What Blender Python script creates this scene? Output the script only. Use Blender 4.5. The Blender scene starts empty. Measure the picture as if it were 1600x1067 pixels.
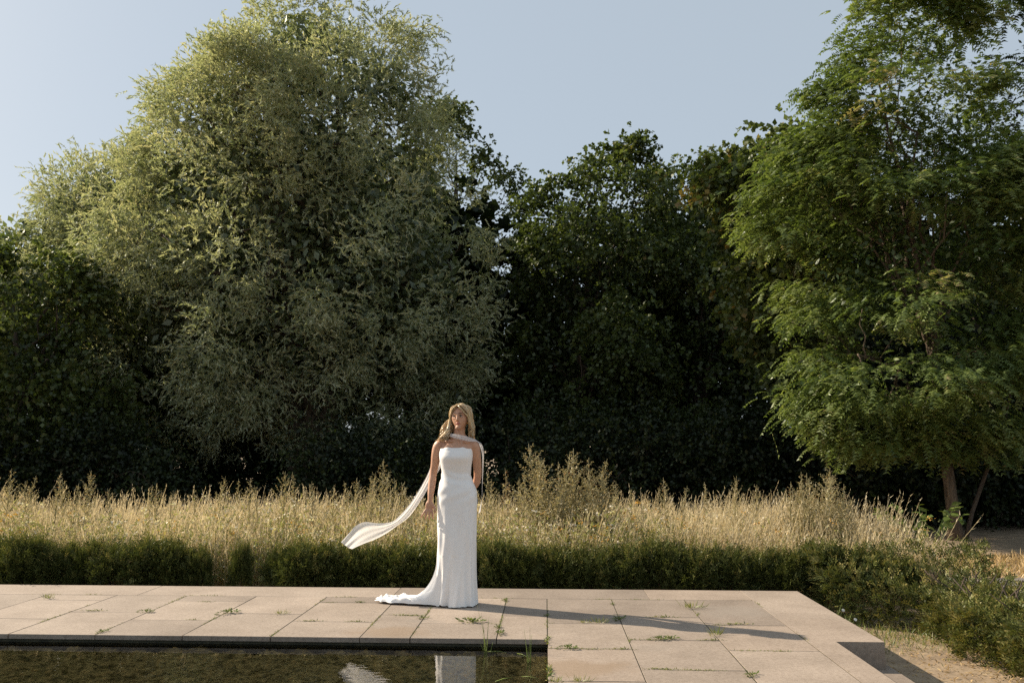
import bpy, math, random
import numpy as np
from mathutils import Vector, Matrix, noise as mnoise

# ------------------------------------------------------------------ camera, sky, sun
SC = bpy.context.scene
F_PX, CAM_H = 1300.0, 1.40                       # focal length in px of a 1600 px wide frame, eye height
PITCH, YAW, ROLL = math.radians(6.99), math.radians(2.32), math.radians(0.07)
cam_d = bpy.data.cameras.new('camera'); cam = bpy.data.objects.new('camera', cam_d)
SC.collection.objects.link(cam); SC.camera = cam
cam_d.sensor_width = 36.0; cam_d.lens = 36.0 * F_PX / 1600.0
cam_d.clip_start = 0.05; cam_d.clip_end = 3000
CAM_R = (Matrix.Rotation(YAW, 3, 'Z') @ Matrix.Rotation(math.pi/2 + PITCH, 3, 'X') @ Matrix.Rotation(ROLL, 3, 'Z'))
cam.matrix_world = Matrix.Translation((0, 0, CAM_H)) @ CAM_R.to_4x4()

SUN_EL = math.radians(31.6)
TO_SUN = Vector((-0.921*math.cos(SUN_EL), 0.390*math.cos(SUN_EL), math.sin(SUN_EL))).normalized()
W = bpy.data.worlds.new('World'); SC.world = W; W.use_nodes = True
wn = W.node_tree; bg = wn.nodes['Background']
sky = wn.nodes.new('ShaderNodeTexSky'); sky.sky_type = 'NISHITA'; sky.sun_disc = False
sky.sun_elevation = SUN_EL; sky.sun_rotation = math.atan2(TO_SUN.x, TO_SUN.y)
sky.altitude = 50; sky.air_density = 1.0; sky.dust_density = 2.2; sky.ozone_density = 1.0
veil = wn.nodes.new('ShaderNodeMix'); veil.data_type = 'RGBA'; veil.inputs[0].default_value = 0.6      # an even, thin white haze over the whole sky
veil.inputs[7].default_value = (8.1, 9.25, 10.2, 1); wn.links.new(sky.outputs[0], veil.inputs[6])
wn.links.new(veil.outputs[2], bg.inputs[0]); bg.inputs[1].default_value = 0.05
sl = bpy.data.lights.new('sun', 'SUN'); sl.energy = 5.0; sl.angle = math.radians(0.55); sl.color = (1.0, 0.86, 0.68)
sun = bpy.data.objects.new('sun', sl); SC.collection.objects.link(sun)
sun.rotation_euler = (-TO_SUN).to_track_quat('-Z', 'Y').to_euler(); sun.location = TO_SUN*60
SC.view_settings.view_transform = 'Standard'; SC.view_settings.look = 'None'
SC.view_settings.exposure = 0.78; SC.view_settings.gamma = 1.0
try: SC.view_settings.use_curve_mapping = False
except Exception: pass
cy = SC.cycles
cy.max_bounces = 6; cy.diffuse_bounces = 3; cy.glossy_bounces = 3; cy.transmission_bounces = 4; cy.transparent_max_bounces = 12
cy.caustics_reflective = False; cy.caustics_refractive = False
cy.use_denoising = False
try: cy.denoiser = 'OPENIMAGEDENOISE'
except Exception: pass

GZ = -0.30                                         # level of the garden ground; the terrace top is z = 0
COL = SC.collection.objects
def P(u, v, Y):
    """world point seen at photo position (u, v) at distance y = Y"""
    d = CAM_R @ Vector(((u-800)/F_PX, -(v-533.5)/F_PX, -1))
    return np.array([d.x*Y/d.y, Y, CAM_H + d.z*Y/d.y])
def G(u, v, z):
    d = CAM_R @ Vector(((u-800)/F_PX, -(v-533.5)/F_PX, -1)); t = (z-CAM_H)/d.z
    return np.array([d.x*t, d.y*t, z])

# ------------------------------------------------------------------ helpers
def tag(o, label=None, cat=None, group=None, kind=None):
    if label: o['label'] = label
    if cat: o['category'] = cat
    if group: o['group'] = group
    if kind: o['kind'] = kind
    return o
def empty(name, loc=(0, 0, 0), rz=0.0):
    o = bpy.data.objects.new(name, None); o.empty_display_size = .2; COL.link(o)
    o.location = loc; o.rotation_euler = (0, 0, rz); return o
def link(name, me, mat, parent=None, loc=None):
    o = bpy.data.objects.new(name, me); COL.link(o)
    if mat is not None and not me.materials: me.materials.append(mat)
    if parent is not None: o.parent = parent
    if loc is not None: o.location = loc
    return o
def np_mesh(name, V, loops, sizes, tint=None, smooth=False):
    me = bpy.data.meshes.new(name)
    V = np.asarray(V, np.float32).reshape(-1, 3); loops = np.asarray(loops, np.int32).ravel(); sizes = np.asarray(sizes, np.int32)
    me.vertices.add(len(V)); me.vertices.foreach_set('co', V.ravel())
    me.loops.add(len(loops)); me.loops.foreach_set('vertex_index', loops)
    me.polygons.add(len(sizes)); st = np.zeros(len(sizes), np.int32); st[1:] = np.cumsum(sizes)[:-1]
    me.polygons.foreach_set('loop_start', st)
    try: me.polygons.foreach_set('loop_total', sizes)
    except Exception: pass
    if smooth: me.polygons.foreach_set('use_smooth', np.ones(len(sizes), bool))
    if tint is not None:
        a = me.attributes.new('tint', 'FLOAT', 'POINT'); a.data.foreach_set('value', np.asarray(tint, np.float32))
    me.update(calc_edges=True); me.validate(verbose=False)
    return me
class MB:
    """collects tubes, boxes and sheets into one mesh"""
    def __init__(s): s.v = []; s.f = []; s.t = []
    def add(s, vs, fs, tint=0.5):
        n = len(s.v); s.v += [tuple(map(float, p)) for p in vs]; s.f += [tuple(i+n for i in f) for f in fs]; s.t += [tint]*len(vs)
    def tube(s, pts, rad, sides=6, tint=0.5, cap=True, flat=1.0):
        pts = [Vector(p) for p in pts]; n = len(pts)
        if np.isscalar(rad): rad = [rad]*n
        up = Vector((0.31, 0.2, 1)).normalized(); vs = []
        for i, p in enumerate(pts):
            t = (pts[min(i+1, n-1)]-pts[max(i-1, 0)])
            t = t.normalized() if t.length > 1e-9 else Vector((0, 0, 1))
            a = t.cross(up)
            if a.length < 1e-3: a = t.cross(Vector((1, 0, 0)))
            a.normalize(); b = t.cross(a)
            for k in range(sides):
                an = 2*math.pi*k/sides
                vs.append(p + a*(math.cos(an)*rad[i]) + b*(math.sin(an)*rad[i]*flat))
        fs = [(i*sides+k, i*sides+(k+1) % sides, (i+1)*sides+(k+1) % sides, (i+1)*sides+k) for i in range(n-1) for k in range(sides)]
        if cap: fs += [tuple(range(sides))[::-1], tuple((n-1)*sides+k for k in range(sides))]
        s.add(vs, fs, tint)
    def box(s, a, b):
        x0, y0, z0 = a; x1, y1, z1 = b
        s.add([(x0,y0,z0),(x1,y0,z0),(x1,y1,z0),(x0,y1,z0),(x0,y0,z1),(x1,y0,z1),(x1,y1,z1),(x0,y1,z1)],
              [(0,3,2,1),(4,5,6,7),(0,1,5,4),(1,2,6,5),(2,3,7,6),(3,0,4,7)])
    def mesh(s, name, smooth=True):
        me = bpy.data.meshes.new(name); me.from_pydata(s.v, [], s.f)
        if smooth: me.polygons.foreach_set('use_smooth', [True]*len(me.polygons))
        a = me.attributes.new('tint', 'FLOAT', 'POINT'); a.data.foreach_set('value', s.t)
        me.update(); return me
def norm(a): return a/np.maximum(np.linalg.norm(a, axis=-1, keepdims=True), 1e-9)
LEAF = {'lance': ([0, -.5, 0, .5], [0, .42, 1, .42], [0, .06, 0, .06]),
        'oval': ([0, -.42, -.42, 0, .42, .42], [0, .25, .65, 1, .65, .25], [0, .05, .04, -.06, .04, .05]),
        'palm': ([0, -.55, -.28, -.34, 0, .34, .28, .55], [0, .22, .45, .8, 1, .8, .45, .22], [0, .07, .02, .04, -.06, .04, .02, .07]),
        'tri': ([-.5, .5, 0], [0, 0, 1], [0, 0, 0])}
def leaves(base, d, nrm, L, Wd, tint, shape='lance'):
    """many leaves at once -> arrays for np_mesh"""
    sx, sy, sz = [np.array(a, np.float32) for a in LEAF[shape]]; k = len(sx); N = len(base)
    d = norm(d); side = norm(np.cross(d, nrm)); nn = np.cross(side, d)
    L = np.broadcast_to(L, (N,)); Wd = np.broadcast_to(Wd, (N,))
    V = (base[:, None, :] + d[:, None, :]*(sy[None, :, None]*L[:, None, None]) + side[:, None, :]*(sx[None, :, None]*Wd[:, None, None])
         + nn[:, None, :]*(sz[None, :, None]*L[:, None, None]))
    return V.reshape(-1, 3), np.arange(N*k), np.full(N, k), np.repeat(np.broadcast_to(tint, (N,)), k)
def merge(parts):
    V = []; Lp = []; S = []; T = []; n = 0
    for v, l, s, t in parts:
        V.append(v); Lp.append(l+n); S.append(s); T.append(t); n += len(v)
    return np.concatenate(V), np.concatenate(Lp), np.concatenate(S), np.concatenate(T)
def rdir(rng, n):
    return norm(rng.normal(size=(n, 3)))

# ------------------------------------------------------------------ materials
def mat_base(name):
    m = bpy.data.materials.new(name); m.use_nodes = True; t = m.node_tree; t.nodes.clear()
    out = t.nodes.new('ShaderNodeOutputMaterial'); return m, t, out
def ramp(t, stops, src):
    r = t.nodes.new('ShaderNodeValToRGB'); e = r.color_ramp.elements
    while len(e) < len(stops): e.new(.5)
    for i, (p, c) in enumerate(stops): e[i].position = p; e[i].color = (*c, 1)
    t.links.new(src, r.inputs[0]); return r.outputs[0]
def noise(t, scale, detail=4, rough=.55, vec=None, dist=0.0):
    n = t.nodes.new('ShaderNodeTexNoise'); n.inputs['Scale'].default_value = scale; n.inputs['Detail'].default_value = detail
    n.inputs['Roughness'].default_value = rough; n.inputs['Distortion'].default_value = dist
    if vec is not None: t.links.new(vec, n.inputs['Vector'])
    return n.outputs[0]
def mixc(t, fac, a, b, mode='MIX'):
    m = t.nodes.new('ShaderNodeMix'); m.data_type = 'RGBA'; m.blend_type = mode
    for sock, val in ((m.inputs[0], fac), (m.inputs[6], a), (m.inputs[7], b)):
        if hasattr(val, 'is_output'): t.links.new(val, sock)
        elif isinstance(val, (int, float)): sock.default_value = val
        else: sock.default_value = (*val, 1)
    return m.outputs[2]
def leaf_mat(name, stops, trans=.35, gloss=.05, rough=.42, tcol=(1.0, 1.05, .55)):
    m, t, out = mat_base(name)
    at = t.nodes.new('ShaderNodeAttribute'); at.attribute_name = 'tint'
    c = ramp(t, stops, at.outputs['Fac'])
    df = t.nodes.new('ShaderNodeBsdfDiffuse'); t.links.new(c, df.inputs[0])
    tr = t.nodes.new('ShaderNodeBsdfTranslucent'); t.links.new(mixc(t, 1.0, c, tcol, 'MULTIPLY'), tr.inputs[0])
    mx = t.nodes.new('ShaderNodeMixShader'); mx.inputs[0].default_value = trans
    t.links.new(df.outputs[0], mx.inputs[1]); t.links.new(tr.outputs[0], mx.inputs[2])
    gl = t.nodes.new('ShaderNodeBsdfGlossy'); gl.inputs['Roughness'].default_value = rough; gl.inputs[0].default_value = (.9, .95, .9, 1)
    m2 = t.nodes.new('ShaderNodeMixShader'); m2.inputs[0].default_value = gloss
    t.links.new(mx.outputs[0], m2.inputs[1]); t.links.new(gl.outputs[0], m2.inputs[2]); t.links.new(m2.outputs[0], out.inputs[0])
    return m
def pbr(name, col=None, rough=.6, **kw):
    m, t, out = mat_base(name); b = t.nodes.new('ShaderNodeBsdfPrincipled'); t.links.new(b.outputs[0], out.inputs[0])
    if col is not None: b.inputs['Base Color'].default_value = (*col, 1)
    b.inputs['Roughness'].default_value = rough
    for k, v in kw.items(): b.inputs[k].default_value = v
    return m, t, b
def bump(t, b, src, strength, dist=.02):
    n = t.nodes.new('ShaderNodeBump'); n.inputs['Strength'].default_value = strength; n.inputs['Distance'].default_value = dist
    t.links.new(src, n.inputs['Height']); t.links.new(n.outputs[0], b.inputs['Normal']); return n
def world_pos(t):
    return t.nodes.new('ShaderNodeNewGeometry').outputs['Position']

M = {}
M['willow'] = leaf_mat('willow_leaf', [(0, (.09, .12, .05)), (.45, (.26, .30, .155)), (.8, (.44, .46, .29)), (1, (.55, .52, .32))], .5, .07, .5, tcol=(1.05, 1.05, .68))
M['maple'] = leaf_mat('maple_leaf', [(0, (.035, .05, .015)), (.5, (.085, .115, .032)), (.85, (.15, .175, .055)), (1, (.24, .17, .06))], .38, .03)
M['dark'] = leaf_mat('shade_dark_leaf', [(0, (.010, .016, .007)), (.6, (.024, .036, .012)), (1, (.042, .058, .016))], .25, .02)  # near-black leaf colour, deep shade under and behind the trees painted in
M['locust'] = leaf_mat('locust_leaf', [(0, (.05, .085, .022)), (.5, (.15, .20, .058)), (.85, (.25, .29, .10)), (1, (.42, .34, .18))], .45, .03)
M['hedge'] = leaf_mat('yew_needles', [(0, (.018, .026, .008)), (.5, (.06, .072, .020)), (.85, (.14, .155, .05)), (1, (.22, .19, .065))], .22, .012)
M['straw'] = leaf_mat('straw_grass', [(0, (.20, .20, .085)), (.3, (.44, .37, .21)), (.7, (.64, .54, .35)), (1, (.73, .64, .46))], .40, .02, tcol=(1, .96, .82))
M['mug'] = leaf_mat('mugwort_leaf', [(0, (.15, .16, .07)), (.5, (.34, .31, .17)), (.85, (.48, .41, .25)), (1, (.36, .20, .11))], .38, .02, tcol=(1, .95, .65))
M['herb'] = leaf_mat('meadow_herb', [(0, (.10, .13, .035)), (.55, (.27, .28, .10)), (.8, (.42, .38, .18)), (.9, (.50, .28, .07)), (1, (.74, .66, .55))], .35, .02)
M['weed'] = leaf_mat('weed_leaf', [(0, (.07, .11, .025)), (.6, (.18, .22, .06)), (1, (.35, .30, .11))], .35, .03)
M['reed'] = leaf_mat('reed_leaf', [(0, (.12, .19, .04)), (.7, (.28, .34, .08)), (1, (.45, .40, .18))], .35, .04)
M['litter'] = leaf_mat('dry_litter', [(0, (.16, .10, .05)), (.5, (.42, .29, .14)), (1, (.58, .44, .24))], .2, .01)

def bark_mat(name, a, b):
    m, t, p = pbr(name, rough=.9)
    tc = t.nodes.new('ShaderNodeTexCoord'); mp = t.nodes.new('ShaderNodeMapping'); mp.inputs['Scale'].default_value = (9, 9, 1.6)
    t.links.new(tc.outputs['Object'], mp.inputs[0]); n = noise(t, 3.0, 6, .65, mp.outputs[0])
    t.links.new(ramp(t, [(.32, a), (.68, b)], n), p.inputs['Base Color']); bump(t, p, n, .9, .05); return m
M['bark'] = bark_mat('bark', (.035, .026, .018), (.13, .095, .065))
M['bark_pale'] = bark_mat('locust_bark', (.05, .036, .024), (.20, .145, .095))

def stone_mat():
    m, t, p = pbr('terrace_stone', rough=.82)
    pos = world_pos(t); oi = t.nodes.new('ShaderNodeObjectInfo')
    base = ramp(t, [(0, (.275, .225, .182)), (.35, (.34, .28, .226)), (.7, (.39, .32, .258)), (1, (.36, .29, .23))], oi.outputs['Random'])
    big = noise(t, 1.7, 7, .68, pos); c = mixc(t, .75, base, ramp(t, [(.3, (.62, .60, .58)), (.62, (1, 1, 1))], big), 'MULTIPLY')
    sp = noise(t, 190, 3, .7, pos); c = mixc(t, .75, c, ramp(t, [(.33, (.58, .55, .52)), (.5, (1, 1, 1)), (.68, (1.18, 1.16, 1.14))], sp), 'MULTIPLY')
    sp2 = noise(t, 38, 5, .75, pos); c = mixc(t, .75, c, ramp(t, [(.34, (.66, .63, .60)), (.56, (1, 1, 1))], sp2), 'MULTIPLY')
    li = noise(t, 7.5, 6, .72, pos); c = mixc(t, ramp(t, [(.60, (0, 0, 0)), (.70, (.5, .5, .5))], li), c, (.19, .165, .135))
    # dirt streaks and the damp brown patches left by puddles
    mp = t.nodes.new('ShaderNodeMapping'); mp.inputs['Scale'].default_value = (1.3, 5.0, 1); t.links.new(pos, mp.inputs[0])
    stn = noise(t, 1.4, 5, .62, mp.outputs[0]); c = mixc(t, ramp(t, [(.58, (0, 0, 0)), (.74, (.55, .55, .55))], stn), c, (.27, .215, .165))
    wob = noise(t, 5.0, 4, .6, pos)
    for cx, cy_, rx, ry, s in ((-1.17, 6.42, .30, .17, .62), (.17, 5.46, .36, .22, .66), (-.98, 6.80, .14, .06, .5), (1.58, 7.28, .34, .26, .5), (.75, 6.02, .2, .1, .3), (-.05, 6.5, .1, .1, .2)):
        sv = t.nodes.new('ShaderNodeVectorMath'); sv.operation = 'SUBTRACT'; t.links.new(pos, sv.inputs[0]); sv.inputs[1].default_value = (cx, cy_, 0)
        dv = t.nodes.new('ShaderNodeVectorMath'); dv.operation = 'DIVIDE'; t.links.new(sv.outputs[0], dv.inputs[0]); dv.inputs[1].default_value = (rx, ry, 1)
        ln = t.nodes.new('ShaderNodeVectorMath'); ln.operation = 'LENGTH'; t.links.new(dv.outputs[0], ln.inputs[0])
        ad = t.nodes.new('ShaderNodeMath'); ad.operation = 'MULTIPLY_ADD'; t.links.new(wob, ad.inputs[0]); ad.inputs[1].default_value = 2.2; t.links.new(ln.outputs['Value'], ad.inputs[2])
        mr = t.nodes.new('ShaderNodeMapRange'); t.links.new(ad.outputs[0], mr.inputs[0])
        mr.inputs[1].default_value = 1.65; mr.inputs[2].default_value = 2.3; mr.inputs[3].default_value = s; mr.inputs[4].default_value = 0
        c = mixc(t, mr.outputs[0], c, (.235, .165, .105) if s > .6 else (.24, .205, .17))
    t.links.new(c, p.inputs['Base Color']); bump(t, p, sp, .25, .006); return m
M['stone'] = stone_mat()
def simple_noise_mat(name, stops, scale, rough=.9, b=.4, bd=.02, detail=6, stretch=None):
    m, t, p = pbr(name, rough=rough); pos = world_pos(t)
    if stretch:
        mp = t.nodes.new('ShaderNodeMapping'); mp.inputs['Scale'].default_value = stretch; t.links.new(pos, mp.inputs[0]); pos = mp.outputs[0]
    n = noise(t, scale, detail, .65, pos); t.links.new(ramp(t, stops, n), p.inputs['Base Color']); bump(t, p, n, b, bd); return m
M['mortar'] = simple_noise_mat('joint_soil', [(.35, (.022, .02, .012)), (.65, (.07, .062, .032))], 25)
M['wall'] = simple_noise_mat('pool_wall', [(.35, (.03, .032, .022)), (.7, (.085, .08, .05))], 14)
M['soil'] = simple_noise_mat('dry_ground', [(.3, (.17, .125, .08)), (.5, (.27, .20, .13)), (.7, (.36, .28, .18))], 3.5, b=.5, bd=.04, detail=9)
M['gravel_shaded'] = simple_noise_mat('path_gravel_shaded', [(.3, (.12, .11, .10)), (.7, (.22, .20, .185))], 30, b=.4, bd=.01)  # grey kept dark to stand in for the shadow lying over the path
M['algae'] = simple_noise_mat('algae', [(.30, (.03, .024, .008)), (.43, (.22, .165, .055)), (.55, (.55, .42, .18)), (.72, (.66, .40, .14))], 14, b=1.0, bd=.05, detail=8, stretch=(1, 1.0, 3))

def water_mat():
    m, t, out = mat_base('pool_water')
    pos = world_pos(t); mp = t.nodes.new('ShaderNodeMapping'); mp.inputs['Scale'].default_value = (1.0, 1.7, 1); t.links.new(pos, mp.inputs[0])
    n1 = noise(t, 9.0, 2, .5, mp.outputs[0]); bp = t.nodes.new('ShaderNodeBump'); bp.inputs['Strength'].default_value = .06; bp.inputs['Distance'].default_value = .012
    t.links.new(n1, bp.inputs['Height'])
    fr = t.nodes.new('ShaderNodeFresnel'); fr.inputs[0].default_value = 1.45; t.links.new(bp.outputs[0], fr.inputs[1])
    tr = t.nodes.new('ShaderNodeBsdfTransparent'); tr.inputs[0].default_value = (.96, .92, .80, 1)
    gl = t.nodes.new('ShaderNodeBsdfGlossy'); gl.inputs['Roughness'].default_value = .0; gl.inputs[0].default_value = (1, 1, 1, 1); t.links.new(bp.outputs[0], gl.inputs['Normal'])
    mx = t.nodes.new('ShaderNodeMixShader'); t.links.new(fr.outputs[0], mx.inputs[0]); t.links.new(tr.outputs[0], mx.inputs[1]); t.links.new(gl.outputs[0], mx.inputs[2])
    t.links.new(mx.outputs[0], out.inputs[0]); return m
M['water'] = water_mat()

def fabric_mat():
    m, t, p = pbr('white_gown', (.90, .88, .86), .5); p.inputs['Sheen Weight'].default_value = .25
    tc = t.nodes.new('ShaderNodeTexCoord'); n = noise(t, 150, 2, .6, tc.outputs['Object']); n2 = noise(t, 38, 4, .6, tc.outputs['Object'])
    c = mixc(t, .3, (.90, .88, .86), ramp(t, [(.35, (.88, .87, .86)), (.6, (1, 1, 1))], n2), 'MULTIPLY'); t.links.new(c, p.inputs['Base Color'])
    bump(t, p, n, .18, .004); return m
M['gown'] = fabric_mat()
def scarf_mat():
    m, t, out = mat_base('chiffon'); df = t.nodes.new('ShaderNodeBsdfDiffuse'); df.inputs[0].default_value = (.93, .925, .93, 1)
    tr = t.nodes.new('ShaderNodeBsdfTranslucent'); tr.inputs[0].default_value = (.93, .92, .92, 1)
    mx = t.nodes.new('ShaderNodeMixShader'); mx.inputs[0].default_value = .45; t.links.new(df.outputs[0], mx.inputs[1]); t.links.new(tr.outputs[0], mx.inputs[2])
    tp = t.nodes.new('ShaderNodeBsdfTransparent'); m2 = t.nodes.new('ShaderNodeMixShader'); m2.inputs[0].default_value = .22
    t.links.new(mx.outputs[0], m2.inputs[1]); t.links.new(tp.outputs[0], m2.inputs[2]); t.links.new(m2.outputs[0], out.inputs[0]); return m
M['scarf'] = scarf_mat()
m, t, p = pbr('skin', (.56, .335, .225), .5); p.inputs['Subsurface Weight'].default_value = .12; p.inputs['Subsurface Radius'].default_value = (.012, .005, .003)
tc = t.nodes.new('ShaderNodeTexCoord'); n = noise(t, 28, 5, .6, tc.outputs['Object'])
t.links.new(ramp(t, [(.3, (.47, .25, .155)), (.7, (.58, .33, .21))], n), p.inputs['Base Color']); M['skin'] = m
M['lip'] = pbr('lips', (.42, .13, .10), .4)[0]
M['eye_white'] = pbr('eye_white', (.62, .58, .54), .25)[0]
M['iris'] = pbr('iris', (.035, .03, .028), .15)[0]
M['lash'] = pbr('brow_hair', (.05, .028, .016), .8)[0]
M['pearl'] = pbr('pearl', (.8, .76, .68), .2)[0]
M['hair'] = leaf_mat('blonde_hair', [(0, (.40, .23, .08)), (.5, (.78, .54, .24)), (1, (.93, .75, .44))], .45, .2, .32, tcol=(1, .85, .5))

# ------------------------------------------------------------------ setting: ground, path, terrace, pool
def sheet(name, x0, x1, y0, y1, nx, ny, hfun, mat, parent=None, kind='structure'):
    xs = np.linspace(x0, x1, nx); ys = np.linspace(y0, y1, ny); X, Y = np.meshgrid(xs, ys)
    Z = hfun(X, Y); V = np.stack([X, Y, Z], -1).reshape(-1, 3)
    i = np.arange((ny-1)*nx).reshape(ny-1, nx)[:, :-1].ravel()
    lp = np.stack([i, i+1, i+nx+1, i+nx], -1); me = np_mesh(name, V, lp, np.full(len(i), 4), smooth=True)
    o = link(name, me, mat, parent)
    if kind: o['kind'] = kind
    return o
def wob(X, Y, s=1.0, seed=0):
    r = np.random.default_rng(seed); out = 0
    for k in range(9):
        a = r.uniform(0, 2*np.pi); fq = s*1.45**k; out = out + np.sin((X*np.cos(a)+Y*np.sin(a))*fq + r.uniform(0, 6))*(.72**k)
    return out/2.6
gx = [-1500, -400, -120, -40, -14, 8, 40, 120, 400, 1500]; gy = [-300, -60, -10, 1, 6, 10, 14, 20, 30, 60, 200, 1800]
mb = MB(); mb.v = [(x, y, GZ) for y in gy for x in gx]; mb.t = [.5]*len(mb.v)
mb.f = [(j*10+i, j*10+i+1, j*10+i+11, j*10+i+10) for j in range(len(gy)-1) for i in range(9)]
tag(link('ground', mb.mesh('ground'), M['soil']), kind='structure')
sheet('path', 4.75, 13, 7.0, 11.1, 40, 30, lambda X, Y: GZ+.006+.008*(1+wob(X, Y, 1.3, 3)), M['gravel_shaded'])

T0 = empty('terrace'); T0['kind'] = 'structure'
mb = MB(); mb.box((-13, 6.262, GZ-.05), (2.385, 8.29, -.0026)); mb.box((.03, -3, GZ-.05), (2.045, 6.262, -.0026)); mb.box((2.0, -3, GZ-.05), (2.45, 6.23, -.215))
link('terrace_base', mb.mesh('terrace_base', False), M['mortar'], T0)
rs = random.Random(4)
def slab(name, x0, x1, y0, y1, top=0.0, th=.034, gap=.0055, ch=.0012):
    x0 += gap*rs.uniform(.4, 1); x1 -= gap*rs.uniform(.4, 1); y0 += gap*rs.uniform(.4, 1); y1 -= gap*rs.uniform(.4, 1)
    dz = [top+rs.uniform(-.001, .001) for _ in range(4)]
    c = [(x0, y0), (x1, y0), (x1, y1), (x0, y1)]; ci = [(x0+ch, y0+ch), (x1-ch, y0+ch), (x1-ch, y1-ch), (x0+ch, y1-ch)]
    cx, cy_ = (x0+x1)/2, (y0+y1)/2
    v = [(a-cx, b-cy_, top-th) for a, b in c] + [(a-cx, b-cy_, dz[i]-ch) for i, (a, b) in enumerate(c)] + [(a-cx, b-cy_, dz[i]) for i, (a, b) in enumerate(ci)]
    f = [(3, 2, 1, 0), (8, 9, 10, 11)] + [(i, (i+1) % 4, 4+(i+1) % 4, 4+i) for i in range(4)] + [(4+i, 4+(i+1) % 4, 8+(i+1) % 4, 8+i) for i in range(4)]
    me = bpy.data.meshes.new(name); me.from_pydata(v, [], f); me.update()
    return link(name, me, M['stone'], T0, (cx, cy_, 0))
Y_IN, Y_BACK, Y_POOL = 7.807, 8.327, 6.215
XS = [-1.36-.655*k for k in range(17, 0, -1)] + [-1.36, -.99, -.36, .006]
rowsA = [7.03]; rowsB = [7.54, 6.745]
for i in range(len(XS)-1):
    cuts = {-1.36: rowsA, -.99: [6.72], -.36: rowsA}.get(round(XS[i], 2))
    if cuts is None: cuts = rowsB if (len(XS)-1-i) % 2 == 0 else rowsA
    ys = [Y_POOL] + sorted(cuts) + [Y_IN]
    for a, b in zip(ys[:-1], ys[1:]): slab('paving_slab', XS[i], XS[i+1], a, b)
for x0, x1, first in ((.006, .59, 6.761), (.59, 1.243, 7.033), (1.243, 1.863, 6.756)):
    ys = [Y_IN]; y = first
    while y > -2.8: ys.append(y); y -= .797 if y < 6.9 else .796
    ys.append(-2.95)
    for b, a in zip(ys[:-1], ys[1:]): slab('paving_slab', x0, x1, a, b)
BX = [-12.9, -10.9, -8.6, -6.2, -3.80, -1.42, .94, 1.863]
for a, b in zip(BX[:-1], BX[1:]): slab('border_slab', a, b, Y_IN, Y_BACK, th=.185, gap=.003)
slab('border_slab', 1.863, 2.408, 7.045, Y_BACK, th=.185, gap=.0025)
Lc = [(1.866, 4.45), (2.066, 4.45), (2.066, 6.25), (2.408, 6.25), (2.408, 7.042), (1.866, 7.042)]          # the L-shaped corner block above the step
me = bpy.data.meshes.new('border_slab'); me.from_pydata([(x, y, -.185) for x, y in Lc]+[(x, y, 0) for x, y in Lc], [], [(5, 4, 3, 2, 1, 0), (6, 7, 8, 9, 10, 11)]+[(i, (i+1) % 6, 6+(i+1) % 6, 6+i) for i in range(6)]); me.update()
link('border_slab', me, M['stone'], T0)
y = 4.447
for L in (2.4, 2.4, 2.5): slab('border_slab', 1.863, 2.066, y-L, y, th=.185, gap=.0015); y -= L
y = 6.36
for L in (1.6, 2.0, 2.0, 2.0): slab('step_slab', 2.03, 2.468, y-L, y, top=-.185, th=.1, gap=.002); y -= L
# pool
mb = MB(); mb.box((-13, 6.245, GZ-.02), (.03, 6.275, -.036)); mb.box((.012, -3, GZ-.02), (.045, 6.26, -.036))
link('pool_wall', mb.mesh('pool_wall', False), M['wall'], T0)
def algae(X, Y):
    z = -.116+.036*wob(X*.8, Y*.62, 46.0, 7)+.010*wob(X, Y, 9.0, 9)+.010*wob(X, Y, .9, 2)
    return np.clip(z, -.25, -.064)
sheet('pool_bed', -5.8, .02, 4.4, 6.25, 460, 135, algae, M['algae'])
sheet('pool_bed', -12.9, .018, -2.9, 6.24, 60, 50, lambda X, Y: -.19+.02*wob(X, Y, 3.0, 4), M['algae'])
sheet('water', -12.9, .015, -2.9, 6.248, 2, 2, lambda X, Y: X*0-.060, M['water'])

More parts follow.
